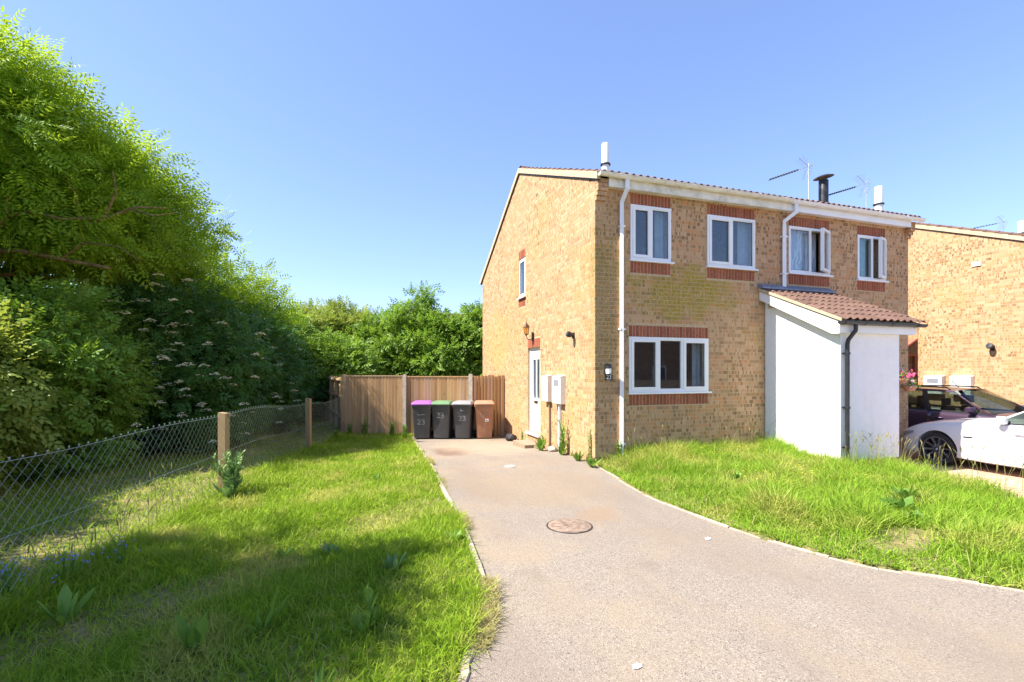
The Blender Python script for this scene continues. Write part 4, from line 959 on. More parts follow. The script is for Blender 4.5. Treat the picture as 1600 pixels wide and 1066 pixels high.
# hedge trees that close the view behind the garden
HB = [(-10.6, 21.5, 4.2, 1.9, 'midgreen', 'broad hedge tree where the path disappears'), (-8.7, 24.0, 4.9, 2.3, 'yellowish', 'yellow green maple rising left of the fence corner'), (-11.2, 27, 5.2, 2.4, 'yellowish', 'yellow green tree furthest left in the back hedge'),
      (-6.2, 23.5, 4.3, 2.1, 'midgreen', 'rounded hedge tree just behind the fence corner'), (-4.6, 23.0, 5.0, 1.8, 'midgreen', 'tall pointed hedge tree highest above the fence'), (-3.1, 22.5, 4.1, 1.7, 'thorn', 'low dark hedge tree behind the bins'), (-1.5, 23.0, 4.6, 1.7, 'midgreen', 'hedge tree against the house gable end'), (-7.6, 20.0, 3.0, 1.6, 'midgreen', 'low bush behind the garden fence return')]
for i, (r_, a_, hh, R, mt_, lab) in enumerate(HB):
    x, y = P(r_, a_); top = [blob(r_ + .1, a_, hh - .7, (R * .55, R * .55, .8))]
    if i == 4: top = [blob(r_ - .1, a_, hh - .4, (R * .4, R * .4, 1.0)), blob(r_ + .3, a_, hh + .1, (.3, .3, .5))]
    tree('hedge_tree', lab, 'tree', x, y, hh, [blob(r_, a_, hh * .42, (R, R, hh * .45)), blob(r_ - R * .4, a_ - .4, hh * .6, (R * .65, R * .65, hh * .3)), blob(r_ + R * .4, a_ - .3, hh * .62, (R * .6, R * .6, hh * .28))] + top, 190, 62, .5, SPRIG_T, 1.5, M[mt_], 80 + i, .1, 10, 'trees of the back hedge', shell=.6)
# tree beside the viewer whose shade lies on the lawn
tree('ash_tree', 'leafy tree left of the viewer that shades the near lawn', 'tree', -10.9, -4.5, 6.4, [((-9.2, -3.5, 5.0), (1.3, .75, .8)), ((-8.75, -4.1, 4.6), (.7, .5, .6)), ((-10.1, -4.6, 5.0), (1.4, 1.1, .9)), ((-9.7, -4.9, 4.6), (.8, .6, .7)), ((-11.4, -4.0, 4.6), (1.3, 1.3, 1.1)), ((-10.5, -6.0, 4.6), (1.2, 1.1, .9))], 250, 46, .45, ASH_T, 1.1, M['ash'], 9, .12, 14, th=4.0)

# ------------------------------------------------------------------ far houses
def far_house(label, x, y, L, D, h, rh, rz=0):
    t = empty('brick_house', (x, y, -.2), rz); tag(t, label, 'house'); m = MB(); m.box(-L / 2, L / 2, -D / 2, D / 2, 0, h); wv = m.build('wall', M['farbrick'], t)
    m = MB(); m.prism([(-L / 2 - .2, -D / 2 - .3, h - .1), (-L / 2 - .2, D / 2 + .3, h - .1), (-L / 2 - .2, 0, h + rh)], (L + .4, 0, 0)); m.build('roof', M['tile'], t); return t
def mat_far():
    t = NT('dark_brick'); b = t.new('ShaderNodeTexBrick'); p = t.sep(t.pos()); t.l.new(t.comb(t.math('ADD', p[0], p[1]), p[2], 0.0), b.inputs['Vector'])
    for k, v in (('Color1', (.20, .10, .07, 1)), ('Color2', (.27, .14, .09, 1)), ('Mortar', (.3, .25, .2, 1))): b.inputs[k].default_value = v
    b.inputs['Scale'].default_value = 1; b.inputs['Brick Width'].default_value = .225; b.inputs['Row Height'].default_value = .075; b.inputs['Mortar Size'].default_value = .006
    return t.set(b.outputs[0], .9)
M['farbrick'] = mat_far()
x, y = P(-6.5, 47); far_house('distant brick house whose brown roof shows above the back hedge', x, y, 9, 7, 5.6, 2.0, 0)
OP = far_house('dark brick house across the road, reflected in the front window', 21, -29, 22, 7, 6.0, 2.6)
for xx in (-1.6,):
    wb = box('window', xx - .65, xx + .65, 3.5, 3.56, 1.0, 2.3, M['upvc'], OP); box('pane', xx - .55, xx + .55, 3.561, 3.57, 1.1, 2.2, M['black_metal'], wb)
fo = box('boundary_fence', 8, 36, -23.1, -23.0, -.2, 1.0, M['post']); tag(fo, 'low timber fence across the road, reflected in the front window', 'fence')

# ------------------------------------------------------------------ close-board garden fence
FN = empty('board_fence', (-1, 5.69, g(-1, 5.69))); tag(FN, 'brown close-board fence with timber boards behind the wheelie bins', 'fence')
FN.location = (0, 0, 0)
bm_ = MB(); bm_.prism([(0, 0, 0), (.108, .0, 0), (.108, -.004, 0), (.004, -.026, 0), (0, -.024, 0)], (0, 0, 1)); board = bm_.mesh('board', M['board'])
def board_run(p, q, top, skip_end=0, deep=1.0, wob=.006):
    L = math.hypot(q[0] - p[0], q[1] - p[1]); n = round(L / .098); a = math.atan2(q[1] - p[1], q[0] - p[0])
    for i in range(n):
        s = (i + .0) / n; x, y = p[0] + (q[0] - p[0]) * s, p[1] + (q[1] - p[1]) * s; z = g(x, y) - .05
        o = link(bpy.data.objects.new('board', board), FN); o.location = (x, y, z); o.rotation_euler = (0, random.uniform(-.004, .004), a + random.uniform(-.02, .02) * deep); o.scale = (1, deep, top - z + random.uniform(-wob, wob))
def fpost(x, y, top, w_, mat, rz=0.0, round_=True, name='post'):
    m = MB(); z = g(x, y) - .15; h = w_ / 2; m.box(-h, h, -h, h, 0, top - z - .03)
    m.prism([(-h, -h, top - z - .03), (h, -h, top - z - .03), (h * .6, -h, top - z), (-h * .6, -h, top - z)], (0, w_, 0)); o = m.build(name, mat, FN); o.location = (x, y, z); o.rotation_euler = (0, 0, rz)
A, B_, C_, D_ = (-4.44, 7.03), (-2.80, 6.39), (-1.0, 5.69), (-.02, 5.56)
board_run(A, B_, 1.53); board_run(B_, C_, 1.51); board_run(C_, D_, 1.555, deep=2.4, wob=.02)
FA = math.atan2(B_[1] - A[1], B_[0] - A[0])
for p, q in ((A, B_), (B_, C_)):
    m = MB(); L = math.hypot(q[0] - p[0], q[1] - p[1]); m.box(.02, L - .02, -.035, .03, 0, .03); o = m.build('capping_rail', M['board'], FN); o.location = (p[0], p[1], 1.535 if p == A else 1.515); o.rotation_euler = (0, 0, FA)
fpost(A[0] - .03, A[1], 1.60, .125, M['post'], FA); fpost(B_[0], B_[1] - .03, 1.60, .1, M['concrete'], FA); fpost(C_[0], C_[1] - .03, 1.61, .11, M['concrete'], FA)
# return fence running away to the back, rails and posts on the outside
E_ = (-5.35, 13.4)
for k in range(4):
    u = (k + .22) / 4; fpost(A[0] + (E_[0] - A[0]) * u - .05, A[1] + (E_[1] - A[1]) * u, 1.53, .1, M['post'], .1)
ra = math.atan2(E_[1] - A[1], E_[0] - A[0])
for z in (.25, .85, 1.4):
    m = MB(); m.box(0, math.hypot(E_[0] - A[0], E_[1] - A[1]), .02, .09, z, z + .07); o = m.build('rail', M['post'], FN); o.location = (A[0], A[1], 0); o.rotation_euler = (0, 0, ra)
L_ = math.hypot(E_[0] - A[0], E_[1] - A[1]); n = int(L_ / .1)
for i in range(n):
    u = i / n; x, y = A[0] + (E_[0] - A[0]) * u, A[1] + (E_[1] - A[1]) * u; o = link(bpy.data.objects.new('board', board), FN); z = g(x, y) - .05; o.location = (x, y, z); o.rotation_euler = (0, 0, ra); o.scale = (1, 1, 1.5 - z)
lp = MB(); lp.prism([(-.04, -.02, 0), (.04, -.02, 0), (.045, -.02, .45), (-.03, -.02, .52)], (0, .04, 0)); o = lp.build('timber_stake', M['sleeper'], None, loc=(-4.62, 6.62, g(-4.6, 6.6) - .03)); o.rotation_euler = (.15, .3, .2); tag(o, 'short weathered timber stake leaning at the fence corner', 'stake')

# ------------------------------------------------------------------ chain-link fence
CF = empty('chain_link_fence', (0, 0, 0)); tag(CF, 'green wire chain-link fence on square timber posts beside the lawn', 'fence')
F0 = P(-2.75, -1.0); F1 = P(-3.99, 6.5); F2 = P(-4.67, 10.8); F3 = (A[0] - .12, A[1] + .05)
path = [P(-2.62, -1.5), P(-3.20, 1.6), F1, F2, F3]
def at_len(s):
    for p, q in zip(path[:-1], path[1:]):
        L = math.hypot(q[0] - p[0], q[1] - p[1])
        if s <= L: return p[0] + (q[0] - p[0]) * s / L, p[1] + (q[1] - p[1]) * s / L, (q[0] - p[0]) / L, (q[1] - p[1]) / L
        s -= L
    return q[0], q[1], (q[0] - p[0]) / L, (q[1] - p[1]) / L
TOT = sum(math.hypot(q[0] - p[0], q[1] - p[1]) for p, q in zip(path[:-1], path[1:]))
def fence_pt(s, hgt, off):
    x, y, dx, dy = at_len(max(0, min(TOT, s))); z = g(x, y); sag = .03 * math.sin(s * 2.1) ; top = 1.08 + sag * .5
    lean = .04 * math.sin(s * .8) * hgt
    return (x - dy * (off + lean), y + dx * (off + lean), z + .02 + top * hgt)
wm = MB(); pit = .105; HT = 1.06; nseg = 4
for k in range(-14, int(TOT / pit) + 1):
    for dirn, off in ((1, .0025), (-1, -.0025)):
        s0 = k * pit if dirn == 1 else k * pit + HT * 1.0; pts = []
        for j in range(nseg + 1):
            u = j / nseg; s = s0 + dirn * u * HT
            if 0 <= s <= TOT: pts.append(fence_pt(s, u, off * (1 if j % 2 else .2)))
        if len(pts) > 1: wm.tube(pts, .0012, 3, cap=False)
        if len(pts) == nseg + 1:
            t = pts[-1]; wm.tube([t, (t[0], t[1], t[2] + .012)], .004, 4)
wm.build('wire_mesh', M['wire'], CF)
for hg in (.985, .5, .02):
    m = MB(); m.tube([fence_pt(TOT * k / 60, hg, .005) for k in range(61)], .0022, 4); m.build('line_wire', M['wire'], CF)
for (px_, py_), tp, w_ in ((F1, 1.11, .1), (F2, 1.06, .1), (P(-3.20, 1.6), 1.12, .1)):
    z = g(px_, py_) - .2; m = MB(); h = w_ / 2; m.box(-h, h, -h, h, 0, tp - z); m.prism([(-h, -h, tp - z), (h, -h, tp - z), (h, -h, tp - z + .004), (-h, -h, tp - z + .018)], (0, w_, 0)); o = m.build('post', M['post'], CF); o.location = (px_ + .06, py_ - .02, z); o.rotation_euler = (random.uniform(-.01, .01), random.uniform(-.01, .01), -.35)

# ------------------------------------------------------------------ wheelie bins
def rrect(w_, d, r, n=4):
    out = []
    for cx_, cy_, a0 in ((w_ / 2 - r, d / 2 - r, 0), (-w_ / 2 + r, d / 2 - r, 90), (-w_ / 2 + r, -d / 2 + r, 180), (w_ / 2 - r, -d / 2 + r, 270)):
        for k in range(n + 1): a = rad(a0 + 90 * k / n); out.append((cx_ + r * math.cos(a), cy_ + r * math.sin(a)))
    return out
def loft(m, rings, mi=0, cap=(True, True)):
    b = len(m.v); n = len(rings[0])
    for r in rings: m.v += [tuple(p) for p in r]
    for j in range(len(rings) - 1):
        for q in range(n):
            m.f.append((b + j * n + q, b + j * n + (q + 1) % n, b + (j + 1) * n + (q + 1) % n, b + (j + 1) * n + q)); m.m.append(mi)
    if cap[0]: m.f.append(tuple(b + q for q in range(n - 1, -1, -1))); m.m.append(mi)
    if cap[1]: m.f.append(tuple(b + (len(rings) - 1) * n + q for q in range(n))); m.m.append(mi)
STROKE = {'2': [(0, .82), (.12, .96), (.35, 1.0), (.55, .9), (.56, .7), (.4, .45), (.15, .18), (0, .02), (.3, .0), (.62, .03)], '3': [(.02, .9), (.25, 1.0), (.5, .92), (.52, .7), (.25, .54), (.52, .42), (.58, .2), (.4, .02), (.15, 0), (0, .1)]}
def ribbon(m, pts, wd, fn):
    pts = [Vector((p[0], p[1])) for p in smooth_line(pts, 4)]
    for a, b in zip(pts[:-1], pts[1:]):
        d = (b - a); 
        if d.length < 1e-6: continue
        d.normalize(); n = Vector((-d.y, d.x)) * wd; e = d * wd * .5
        m.quad(*[fn(p.x, p.y) for p in (a - n - e, b - n + e, b + n + e, a + n - e)])
def bin_(label, x, y, rz, body, lid, markmat, mx, mz, extra=None, handle_bar=False, hs=1.0):
    z = g(x, y) + .004; t = empty('wheelie_bin', (x, y, z), rz); t.scale = (.925, .95, 1.0); tag(t, label, 'bin', 'wheelie bins in a row by the fence')
    # front faces -y; body tapers to the foot
    def ring(w_, d, zz, r=.05, yo=0): return [(px, py + yo, zz) for px, py in rrect(w_, d, r)]
    m = MB(); loft(m, [ring(.45, .50, .03, .05, .02), ring(.46, .51, .06, .05, .02), ring(.56, .66, .9 * hs, .045), ring(.57, .67, .93 * hs, .045)]); m.build('body', body, t, 40)
    m = MB(); loft(m, [ring(.585, .70, .90 * hs, .05), ring(.60, .72, .905 * hs, .05), ring(.60, .72, .945 * hs, .05), ring(.585, .7, .95 * hs, .05)]); m.build('rim', body, t, 40)
    m = MB(); loft(m, [ring(.60, .73, .953 * hs, .05, -.005), ring(.61, .745, .96 * hs, .05, -.008), ring(.605, .74, .985 * hs, .05, -.008), ring(.55, .64, 1.03 * hs, .06, 0), ring(.46, .5, 1.05 * hs, .08, .02)])
    ld = m.build('lid', lid, t, 40)
    m = MB(); m.box(-.2, .2, -.395, -.375, .962 * hs, .982 * hs); m.build('lid_grip', lid, ld)
    m = MB(); m.tube([(-.22, .37, .98), (-.22, .43, 1.0), (.22, .43, 1.0), (.22, .37, .98)], .016, 6); m.build('handle', body, t, 50)
    for s in (-1, 1):
        m = MB(); m.lathe([(.03, -.03), (.09, -.03), (.1, -.015), (.1, .015), (.09, .03), (.03, .03)], 18, mat=Matrix.Translation((s * .255, .27, .1)) @ Matrix.Rotation(rad(90), 4, 'Y')); m.build('wheel', M['rubber'], t, 40)
    m = MB(); m.tube([(-.27, .27, .1), (.27, .27, .1)], .012, 6); m.build('axle', M['black_metal'], t)
    fy = lambda zz: -.33 + (.9 * hs - zz) / .84 * .095 - .0045
    fn = lambda u, v: (u, fy(v), v)
    m = MB()
    for i, ch in enumerate('23'):
        ox = mx - .11 + i * .125
        ribbon(m, [(ox + p[0] * .13 + random.uniform(-.004, .004), mz + p[1] * random.uniform(.12, .14) + random.uniform(-.004, .004)) for p in STROKE[ch]], .0075, fn)
    m.build('painted_number', markmat, t)
    if extra: extra(t, fn)
    return t
def ex1(t, fn): m = MB(); ribbon(m, [(-.12, .69), (-.05, .675), (.02, .69), (.1, .685)], .006, fn); m.build('painted_mark', M['paint'], t)
def ex3(t, fn):
    m = MB(); ribbon(m, [(-.04, .79), (-.02, .84), (0, .81), (.03, .8), (.06, .79)], .008, fn); m.quad(*[fn(*p) for p in ((-.04, .775), (.02, .775), (.02, .8), (-.04, .8))]); m.build('printed_logo', M['paint'], t)
def ex4(t, fn):
    f2 = lambda u, v: (u, fn(u, v)[1] - .002, v); m = MB(); m.quad(*[f2(*p) for p in ((.03, .49), (.13, .49), (.13, .565), (.03, .565))]); st = m.build('sticker', M['paper'], t)
    m = MB(); m.quad(*[f2(*p) for p in ((.03, .5665), (.13, .5665), (.13, .61), (.03, .61))]); m.build('sticker_band', M['sticker_red'], st)
    f3 = lambda u, v: (u, fn(u, v)[1] - .003, v); m = MB(); m.quad(*[f3(*p) for p in ((.05, .50), (.07, .50), (.07, .55), (.05, .55))]); m.quad(*[f3(*p) for p in ((.09, .50), (.115, .50), (.115, .53), (.09, .53))]); m.build('sticker_print', M['black_plastic'], st)
BR = rad(-19)
def bin_at(px_x, px_y): return px_x + .33 * math.sin(-BR), px_y + .33 * math.cos(BR)
bins = [((-2.47, 5.42), 'charcoal wheelie bin with bright purple lid', M['binbody'], M['lid_purple'], M['paint'], -.0, .42, ex1), ((-1.93, 5.26), 'charcoal wheelie bin with green lid', M['binbody'], M['lid_green'], M['paint'], 0, .60, None),
        ((-1.37, 5.08), 'charcoal wheelie bin with plain grey lid', M['binbody'], M['lid_grey'], M['paint'], .02, .52, ex3), ((-.81, 4.93), 'brown wheelie bin with brown lid nearest the house', M['binbrown'], M['lid_brown'], M['paint_faint'], .0, .62, ex4)]
for (px_, py_), lab, bd, ld, mk, mx, mz, ex in bins:
    x, y = bin_at(px_, py_); bin_(lab, x, y, BR + random.uniform(-.11, .09), bd, ld, mk, mx, mz, ex)

# ------------------------------------------------------------------ bits on the drive
def disc(name, x, y, r, mat, label, cat, rim=True):
    t = empty(name, (x, y, g(x, y) + .003)); tag(t, label, cat); m = MB(); m.lathe([(r, -.03), (r, .004), (r * .97, .008), (.001, .008)], 32); m.build('cover', mat, t, 30)
    return t
mh = disc('manhole_cover', -1.934, -3.047, .235, M['rust'], 'round rusty cast iron manhole cover in the drive', 'manhole cover')
m = MB()
for k in range(8):
    a = k * math.pi / 4; m.box(-.1, .1, -.006, .006, .0085, .0105); n0 = len(m.v) - 8
    for i in range(n0, n0 + 8):
        v = m.v[i]; q = v[0] + .12; m.v[i] = (q * math.cos(a) - v[1] * math.sin(a), q * math.sin(a) + v[1] * math.cos(a), v[2])
m.build('raised_rib', M['rust'], mh)
m = MB(); m.lathe([(.237, -.03), (.237, .001), (.252, .001), (.258, -.01)], 32); m.build('frame_gap', M['black_metal'], mh, 30)
disc('access_cover', -1.553, .245, .1, M['concrete'], 'small round pale access cover in the drive', 'cover')
for (x, y, lab) in ((-2.627, -5.433, 'white paper scrap lying on the near drive'), (-.792, -3.858, 'white scrap lying on the drive by the garden edge')):
    m = MB(); m.poly([(-.035, -.01, 0), (-.005, -.022, .004), (.03, -.01, .002), (.038, .012, .006), (.0, .02, .003), (-.02, .016, .008)]); m.prism([(-.01, 0, .002), (.015, 0, .002), (.01, .0, .016)], (0, .012, 0)); o = m.build('paper_scrap', M['paper'], None, loc=(x, y, g(x, y) + .004)); tag(o, lab, 'litter')
# timber step and stones at the side door
st = empty('door_step', (-.25, 2.75, g(-.2, 2.7))); tag(st, 'old timber sleeper step below the side door', 'step')
for (x0, x1, y0, y1, z0_, z1_) in ((-.22, .22, -.25, .62, -.05, .085), (-.0, .2, -.45, -.256, -.05, .075)): 
    m = MB(); m.box(x0, x1, y0, y1, z0_, z1_); m.build('sleeper', M['sleeper'], st)
def stone(x, y, s, mat, label, name='stone'):
    bm = bmesh.new(); bmesh.ops.create_icosphere(bm, subdivisions=2, radius=s)
    for v in bm.verts: v.co *= 1 + random.uniform(-.12, .12); v.co.z *= .75
    me = bpy.data.meshes.new(name); bm.to_mesh(me); bm.free(); me.materials.append(mat); o = link(bpy.data.objects.new(name, me)); o.location = (x, y, g(x, y) + s * .5); tag(o, label, 'stone')
stone(-.12, 1.72, .1, M['stone'], 'pale rounded stone by the gas pipe')
stone(-.2, 4.35, .16, M['black_metal'], 'dark lump at the wall foot beyond the side door', 'rubble_lump')

# ------------------------------------------------------------------ cars
def interp(tab, x):
    xs = [t[0] for t in tab]
    return [float(np.interp(x, xs, [t[k] for t in tab])) for k in range(1, len(tab[0]))]
def car(name, label, x, y, z, rz, paint, P_):
    t = empty(name, (x, y, z), rz); tag(t, label, 'car'); tab = P_['body']
    xs = sorted({*np.linspace(tab[0][0], tab[-1][0], 44).tolist(), *P_['doors']})
    def section(s):
        wd, zs, zt, zb = interp(tab, s); H_ = zs - zb
        half = [(0, zb), (wd - .12, zb), (wd - .035, zb + .03), (wd - .012, zb + .10), (wd - .022, zb + .145), (wd - .002, zb + H_ * .45), (wd, zb + H_ * .62), (wd - .012, zb + H_ * .70), (wd - .022, zb + H_ * .86), (wd - .05, zb + H_ * .96), (wd - .10, zs), (wd * .72, zs + (zt - zs) * .55), (wd * .4, zs + (zt - zs) * .9), (0, zt)]
        return half
    m = MB(); rings = []
    for s in xs:
        h = section(s); rings.append([(s, -a, b) for a, b in h] + [(s, a, b) for a, b in h[-2:0:-1]])
    loft(m, rings); me = m.mesh('body', [paint, M['black_plastic']])
    bm = bmesh.new(); bm.from_mesh(me); bmesh.ops.remove_doubles(bm, verts=bm.verts, dist=1e-5); bmesh.ops.recalc_face_normals(bm, faces=bm.faces); bm.to_mesh(me); bm.free()
    ob = bpy.data.objects.new('tmp', me); COL.objects.link(ob); cuts = []
    RA = P_['arch']
    for ax in P_['axles']:
        c = MB(); loft(c, [[(ax + RA * math.cos(a), yy, P_['wr'] + .015 + RA * math.sin(a)) for a in np.linspace(0, 2 * math.pi, 36, endpoint=False)] for yy in (-1.2, 1.2)])
        cm = c.mesh('cut', M['black_plastic']); bm = bmesh.new(); bm.from_mesh(cm); bmesh.ops.recalc_face_normals(bm, faces=bm.faces); bm.to_mesh(cm); bm.free()
        co = bpy.data.objects.new('cut', cm); COL.objects.link(co); cuts.append(co); md = ob.modifiers.new('b', 'BOOLEAN'); md.operation = 'DIFFERENCE'; md.object = co; md.solver = 'EXACT'
    dg = bpy.context.evaluated_depsgraph_get(); me2 = bpy.data.meshes.new_from_object(ob.evaluated_get(dg))
    for o in [ob] + cuts: bpy.data.objects.remove(o)
    bm = bmesh.new(); bm.from_mesh(me2); bm.faces.ensure_lookup_table(); doors = {}
    for f in bm.faces:
        c = f.calc_center_median(); f.smooth = True; f.material_index = 0
        for ax in P_['axles']:
            if abs(math.hypot(c.x - ax, c.z - P_['wr'] - .015) - RA) < .02 and abs(f.normal.y) < .4: f.material_index = 1
    faces = [[v.co.copy() for v in f.verts] for f in bm.faces]; D = P_['doors']
    # doors: faces between the door gaps become parts of their own
    sel = {}
    for f in list(bm.faces):
        c = f.calc_center_median()
        if f.material_index == 0 and abs(c.y) > .7 and .34 < c.z < .95:
            for a, b in zip(D[:-1], D[1:]):
                if a < c.x < b: sel.setdefault((a, c.y > 0), []).append(f)
    for (a, side), fs in sel.items():
        dm = MB()
        for f in fs: dm.poly([tuple(v.co) for v in f.verts])
        dme = dm.mesh('door', paint); b2 = bmesh.new(); b2.from_mesh(dme); bmesh.ops.remove_doubles(b2, verts=b2.verts, dist=1e-5)
        for e in b2.edges:
            if e.is_boundary:
                for v in e.verts:
                    if abs(v.co.x - a) < .004: v.co.x += .004
                    elif min(abs(v.co.x - q) for q in D) < .003: v.co.x -= .004
        for f in b2.faces: f.smooth = True
        b2.to_mesh(dme); b2.free(); do = link(bpy.data.objects.new('door', dme), t)
        hx = a + .12; wd, zs, zt, zb = interp(tab, hx); yy = wd * (1 if side else -1); hm = MB(); hz = zb + (zs - zb) * .80; sg = 1 if side else -1
        hm.tube([(hx, yy - sg * .02, hz), (hx + .03, yy + sg * .012, hz), (hx + .19, yy + sg * .012, hz + .005), (hx + .22, yy - sg * .02, hz + .005)], .014, 6); hm.build('handle', P_.get('handle', paint), do, 60)
    bmesh.ops.delete(bm, geom=[f for fs in sel.values() for f in fs], context='FACES')
    mb_ = bpy.data.meshes.new('body'); bm.to_mesh(mb_); bm.free(); mb_.materials.clear(); mb_.materials.append(paint); mb_.materials.append(M['black_plastic']); mb_.set_sharp_from_angle(angle=rad(40)); link(bpy.data.objects.new('body', mb_), t)
    # dark core behind the door gaps
    k = MB(); k.box(D[0] - .05, D[-1] + .05, -.78, .78, .3, .90); k.build('door_shut', M['black_plastic'], t)
    # greenhouse
    GH = P_['house']; b0, b1, t0, t1, zb0, zb1, zr, wb, wt = (GH[k] for k in ('b0', 'b1', 't0', 't1', 'zb0', 'zb1', 'zr', 'wb', 'wt'))
    def sideP(u, v, sg):
        B_ = Vector((b0 + (b1 - b0) * u, wb, zb0 + (zb1 - zb0) * u)); zz = zr - .05 * (abs(u - .45) / .55) ** 2.2; T_ = Vector((B_.x - (b0 - t0) * (1 - u) ** 3 - (b1 - t1) * u ** 3, wt, zz)); p = B_.lerp(T_, v); p.y += .05 * math.sin(v * math.pi) * .8; p.y *= sg; return p
    us = GH['us']; vs = [0, .07, .35, .65, .90, 1.0]; fm = MB(); gm = []
    fmb = MB()
    for sg in (1, -1):
        for i in range(len(us) - 1):
            u0, u1, kind = us[i][0], us[i + 1][0], us[i][1]; n = 4 if kind == 'g' else 1
            if kind == 'g':
                gmm = MB(); tb = MB(); tf = MB()
                for q in range(n):
                    a, b = u0 + (u1 - u0) * q / n, u0 + (u1 - u0) * (q + 1) / n
                    for v0, v1 in zip(vs[1:-2], vs[2:-1]): gmm.quad(sideP(a, v0, sg), sideP(b, v0, sg), sideP(b, v1, sg), sideP(a, v1, sg))
                    tb.quad(sideP(a, -.05, sg), sideP(b, -.05, sg), sideP(b, vs[1], sg), sideP(a, vs[1], sg)); tf.quad(sideP(a, vs[-2], sg), sideP(b, vs[-2], sg), sideP(b, 1, sg), sideP(a, 1, sg))
                sw = gmm.build('side_window', M['carglass'], t, 60); tb.build('window_trim', M['black_plastic'], sw, 50); tf.build('window_frame', paint, sw, 50)
            else:
                T = MB()
                for v0, v1 in zip([-.05] + vs[1:-1], vs[1:]): T.quad(sideP(u0, v0, sg), sideP(u1, v0, sg), sideP(u1, v1, sg), sideP(u0, v1, sg))
                T.build('pillar', M['black_plastic'] if kind == 'b' else paint, t, 50)
    def across(u, x_bow): # windscreen / rear screen
        return lambda s, v: (lambda L, R: Vector((L.x + x_bow * (1 - (2 * s - 1) ** 2) * (1 - .4 * v), L.y + (R.y - L.y) * s, L.z + .045 * (1 - (2 * s - 1) ** 2) * v)))(sideP(u, v, 1), sideP(u, v, -1))
    g1 = MB(); g1.grid(lambda a, b: across(0, .16)(.03 + .94 * a, -.08 + 1.05 * b), 10, 5); g1.build('windscreen', M['carglass'], t, 60)
    g2 = MB(); g2.grid(lambda a, b: across(1, -.10)(.05 + .9 * a, -.05 + 1.0 * b), 10, 5); g2.build('rear_window', M['carglass'], t, 60)
    rf = MB()
    def rp(u, s): L, R = sideP(u, 1, 1), sideP(u, 1, -1); bow = (1 - (2 * s - 1) ** 2); xb = (.16 * .6 * (1 - u) - .1 * .6 * u) * bow; return Vector((L.x + xb, L.y + (R.y - L.y) * s, L.z + .045 * bow))
    rf.grid(rp, 14, 12); rf.build('roof', paint, t, 60)
    if P_.get('rails'):
        for sg in (1, -1):
            m = MB(); pts = [sideP(u, 1, sg) + Vector((0, -.05 * sg, .012 if u in (.1, .97) else .055)) for u in (.1, .15, .3, .5, .7, .9, .97)]; m.tube(pts, .016, 6); m.build('roof_rail', M['black_plastic'], t, 60)
        m = MB(); m.tube([(t0 - .25, 0, zr + .04), (t0 - .40, 0, zr + .20)], .008, 5); m.build('aerial', M['black_plastic'], t)
    # seats and wheel seen through the glass
    for sx in (GH['seat'], GH['seat'] - .95):
        for sy in (.36, -.36):
            m = MB(); loft(m, [[(sx - .1 + a * .5, sy + b, zz) for a, b in rrect(.2, .44 if zz < 1.02 else .26, .05)] for zz in (.5, .8, 1.0, 1.05)]); loft(m, [[(sx - .14 + a * .4, sy + b, zz) for a, b in rrect(.2, .26, .05)] for zz in (1.06, 1.1, 1.2, 1.23)]); m.build('seat', M['seat'], t, 50)
    m = MB(); mt = Matrix.Translation((GH['seat'] + .42, P_['drv'] * .36, .93)) @ Matrix.Rotation(rad(65), 4, 'Y'); m.tube([mt @ Vector((.18 * math.cos(a), .18 * math.sin(a), 0)) for a in np.linspace(0, 2 * math.pi, 20)], .016, 6); m.build('steering_wheel', M['black_plastic'], t, 60)
    m = MB(); m.box(GH['b0'] - .55, GH['b0'] - .05, -.72, .72, .80, .925); m.build('dashboard', M['seat'], t)
    for sg in (1, -1):
        p = sideP(.10, 0.05, sg); m = MB(); loft(m, [[(p.x + a_ * .6 + off, p.y + sg * yy, p.z + .06 + b_) for a_, b_ in rrect(ww, hh, .04)] for yy, ww, hh, off in ((.03, .1, .09, 0), (.06, .22, .135, .02), (.16, .22, .14, .01), (.21, .14, .1, 0))]); mr = m.build('door_mirror', paint, t, 50)
        k = MB(); k.box(p.x - .03, p.x + .03, min(p.y - sg * .03, p.y + sg * .05), max(p.y - sg * .03, p.y + sg * .05), p.z + .0, p.z + .05); k.build('mirror_arm', M['black_plastic'], mr)
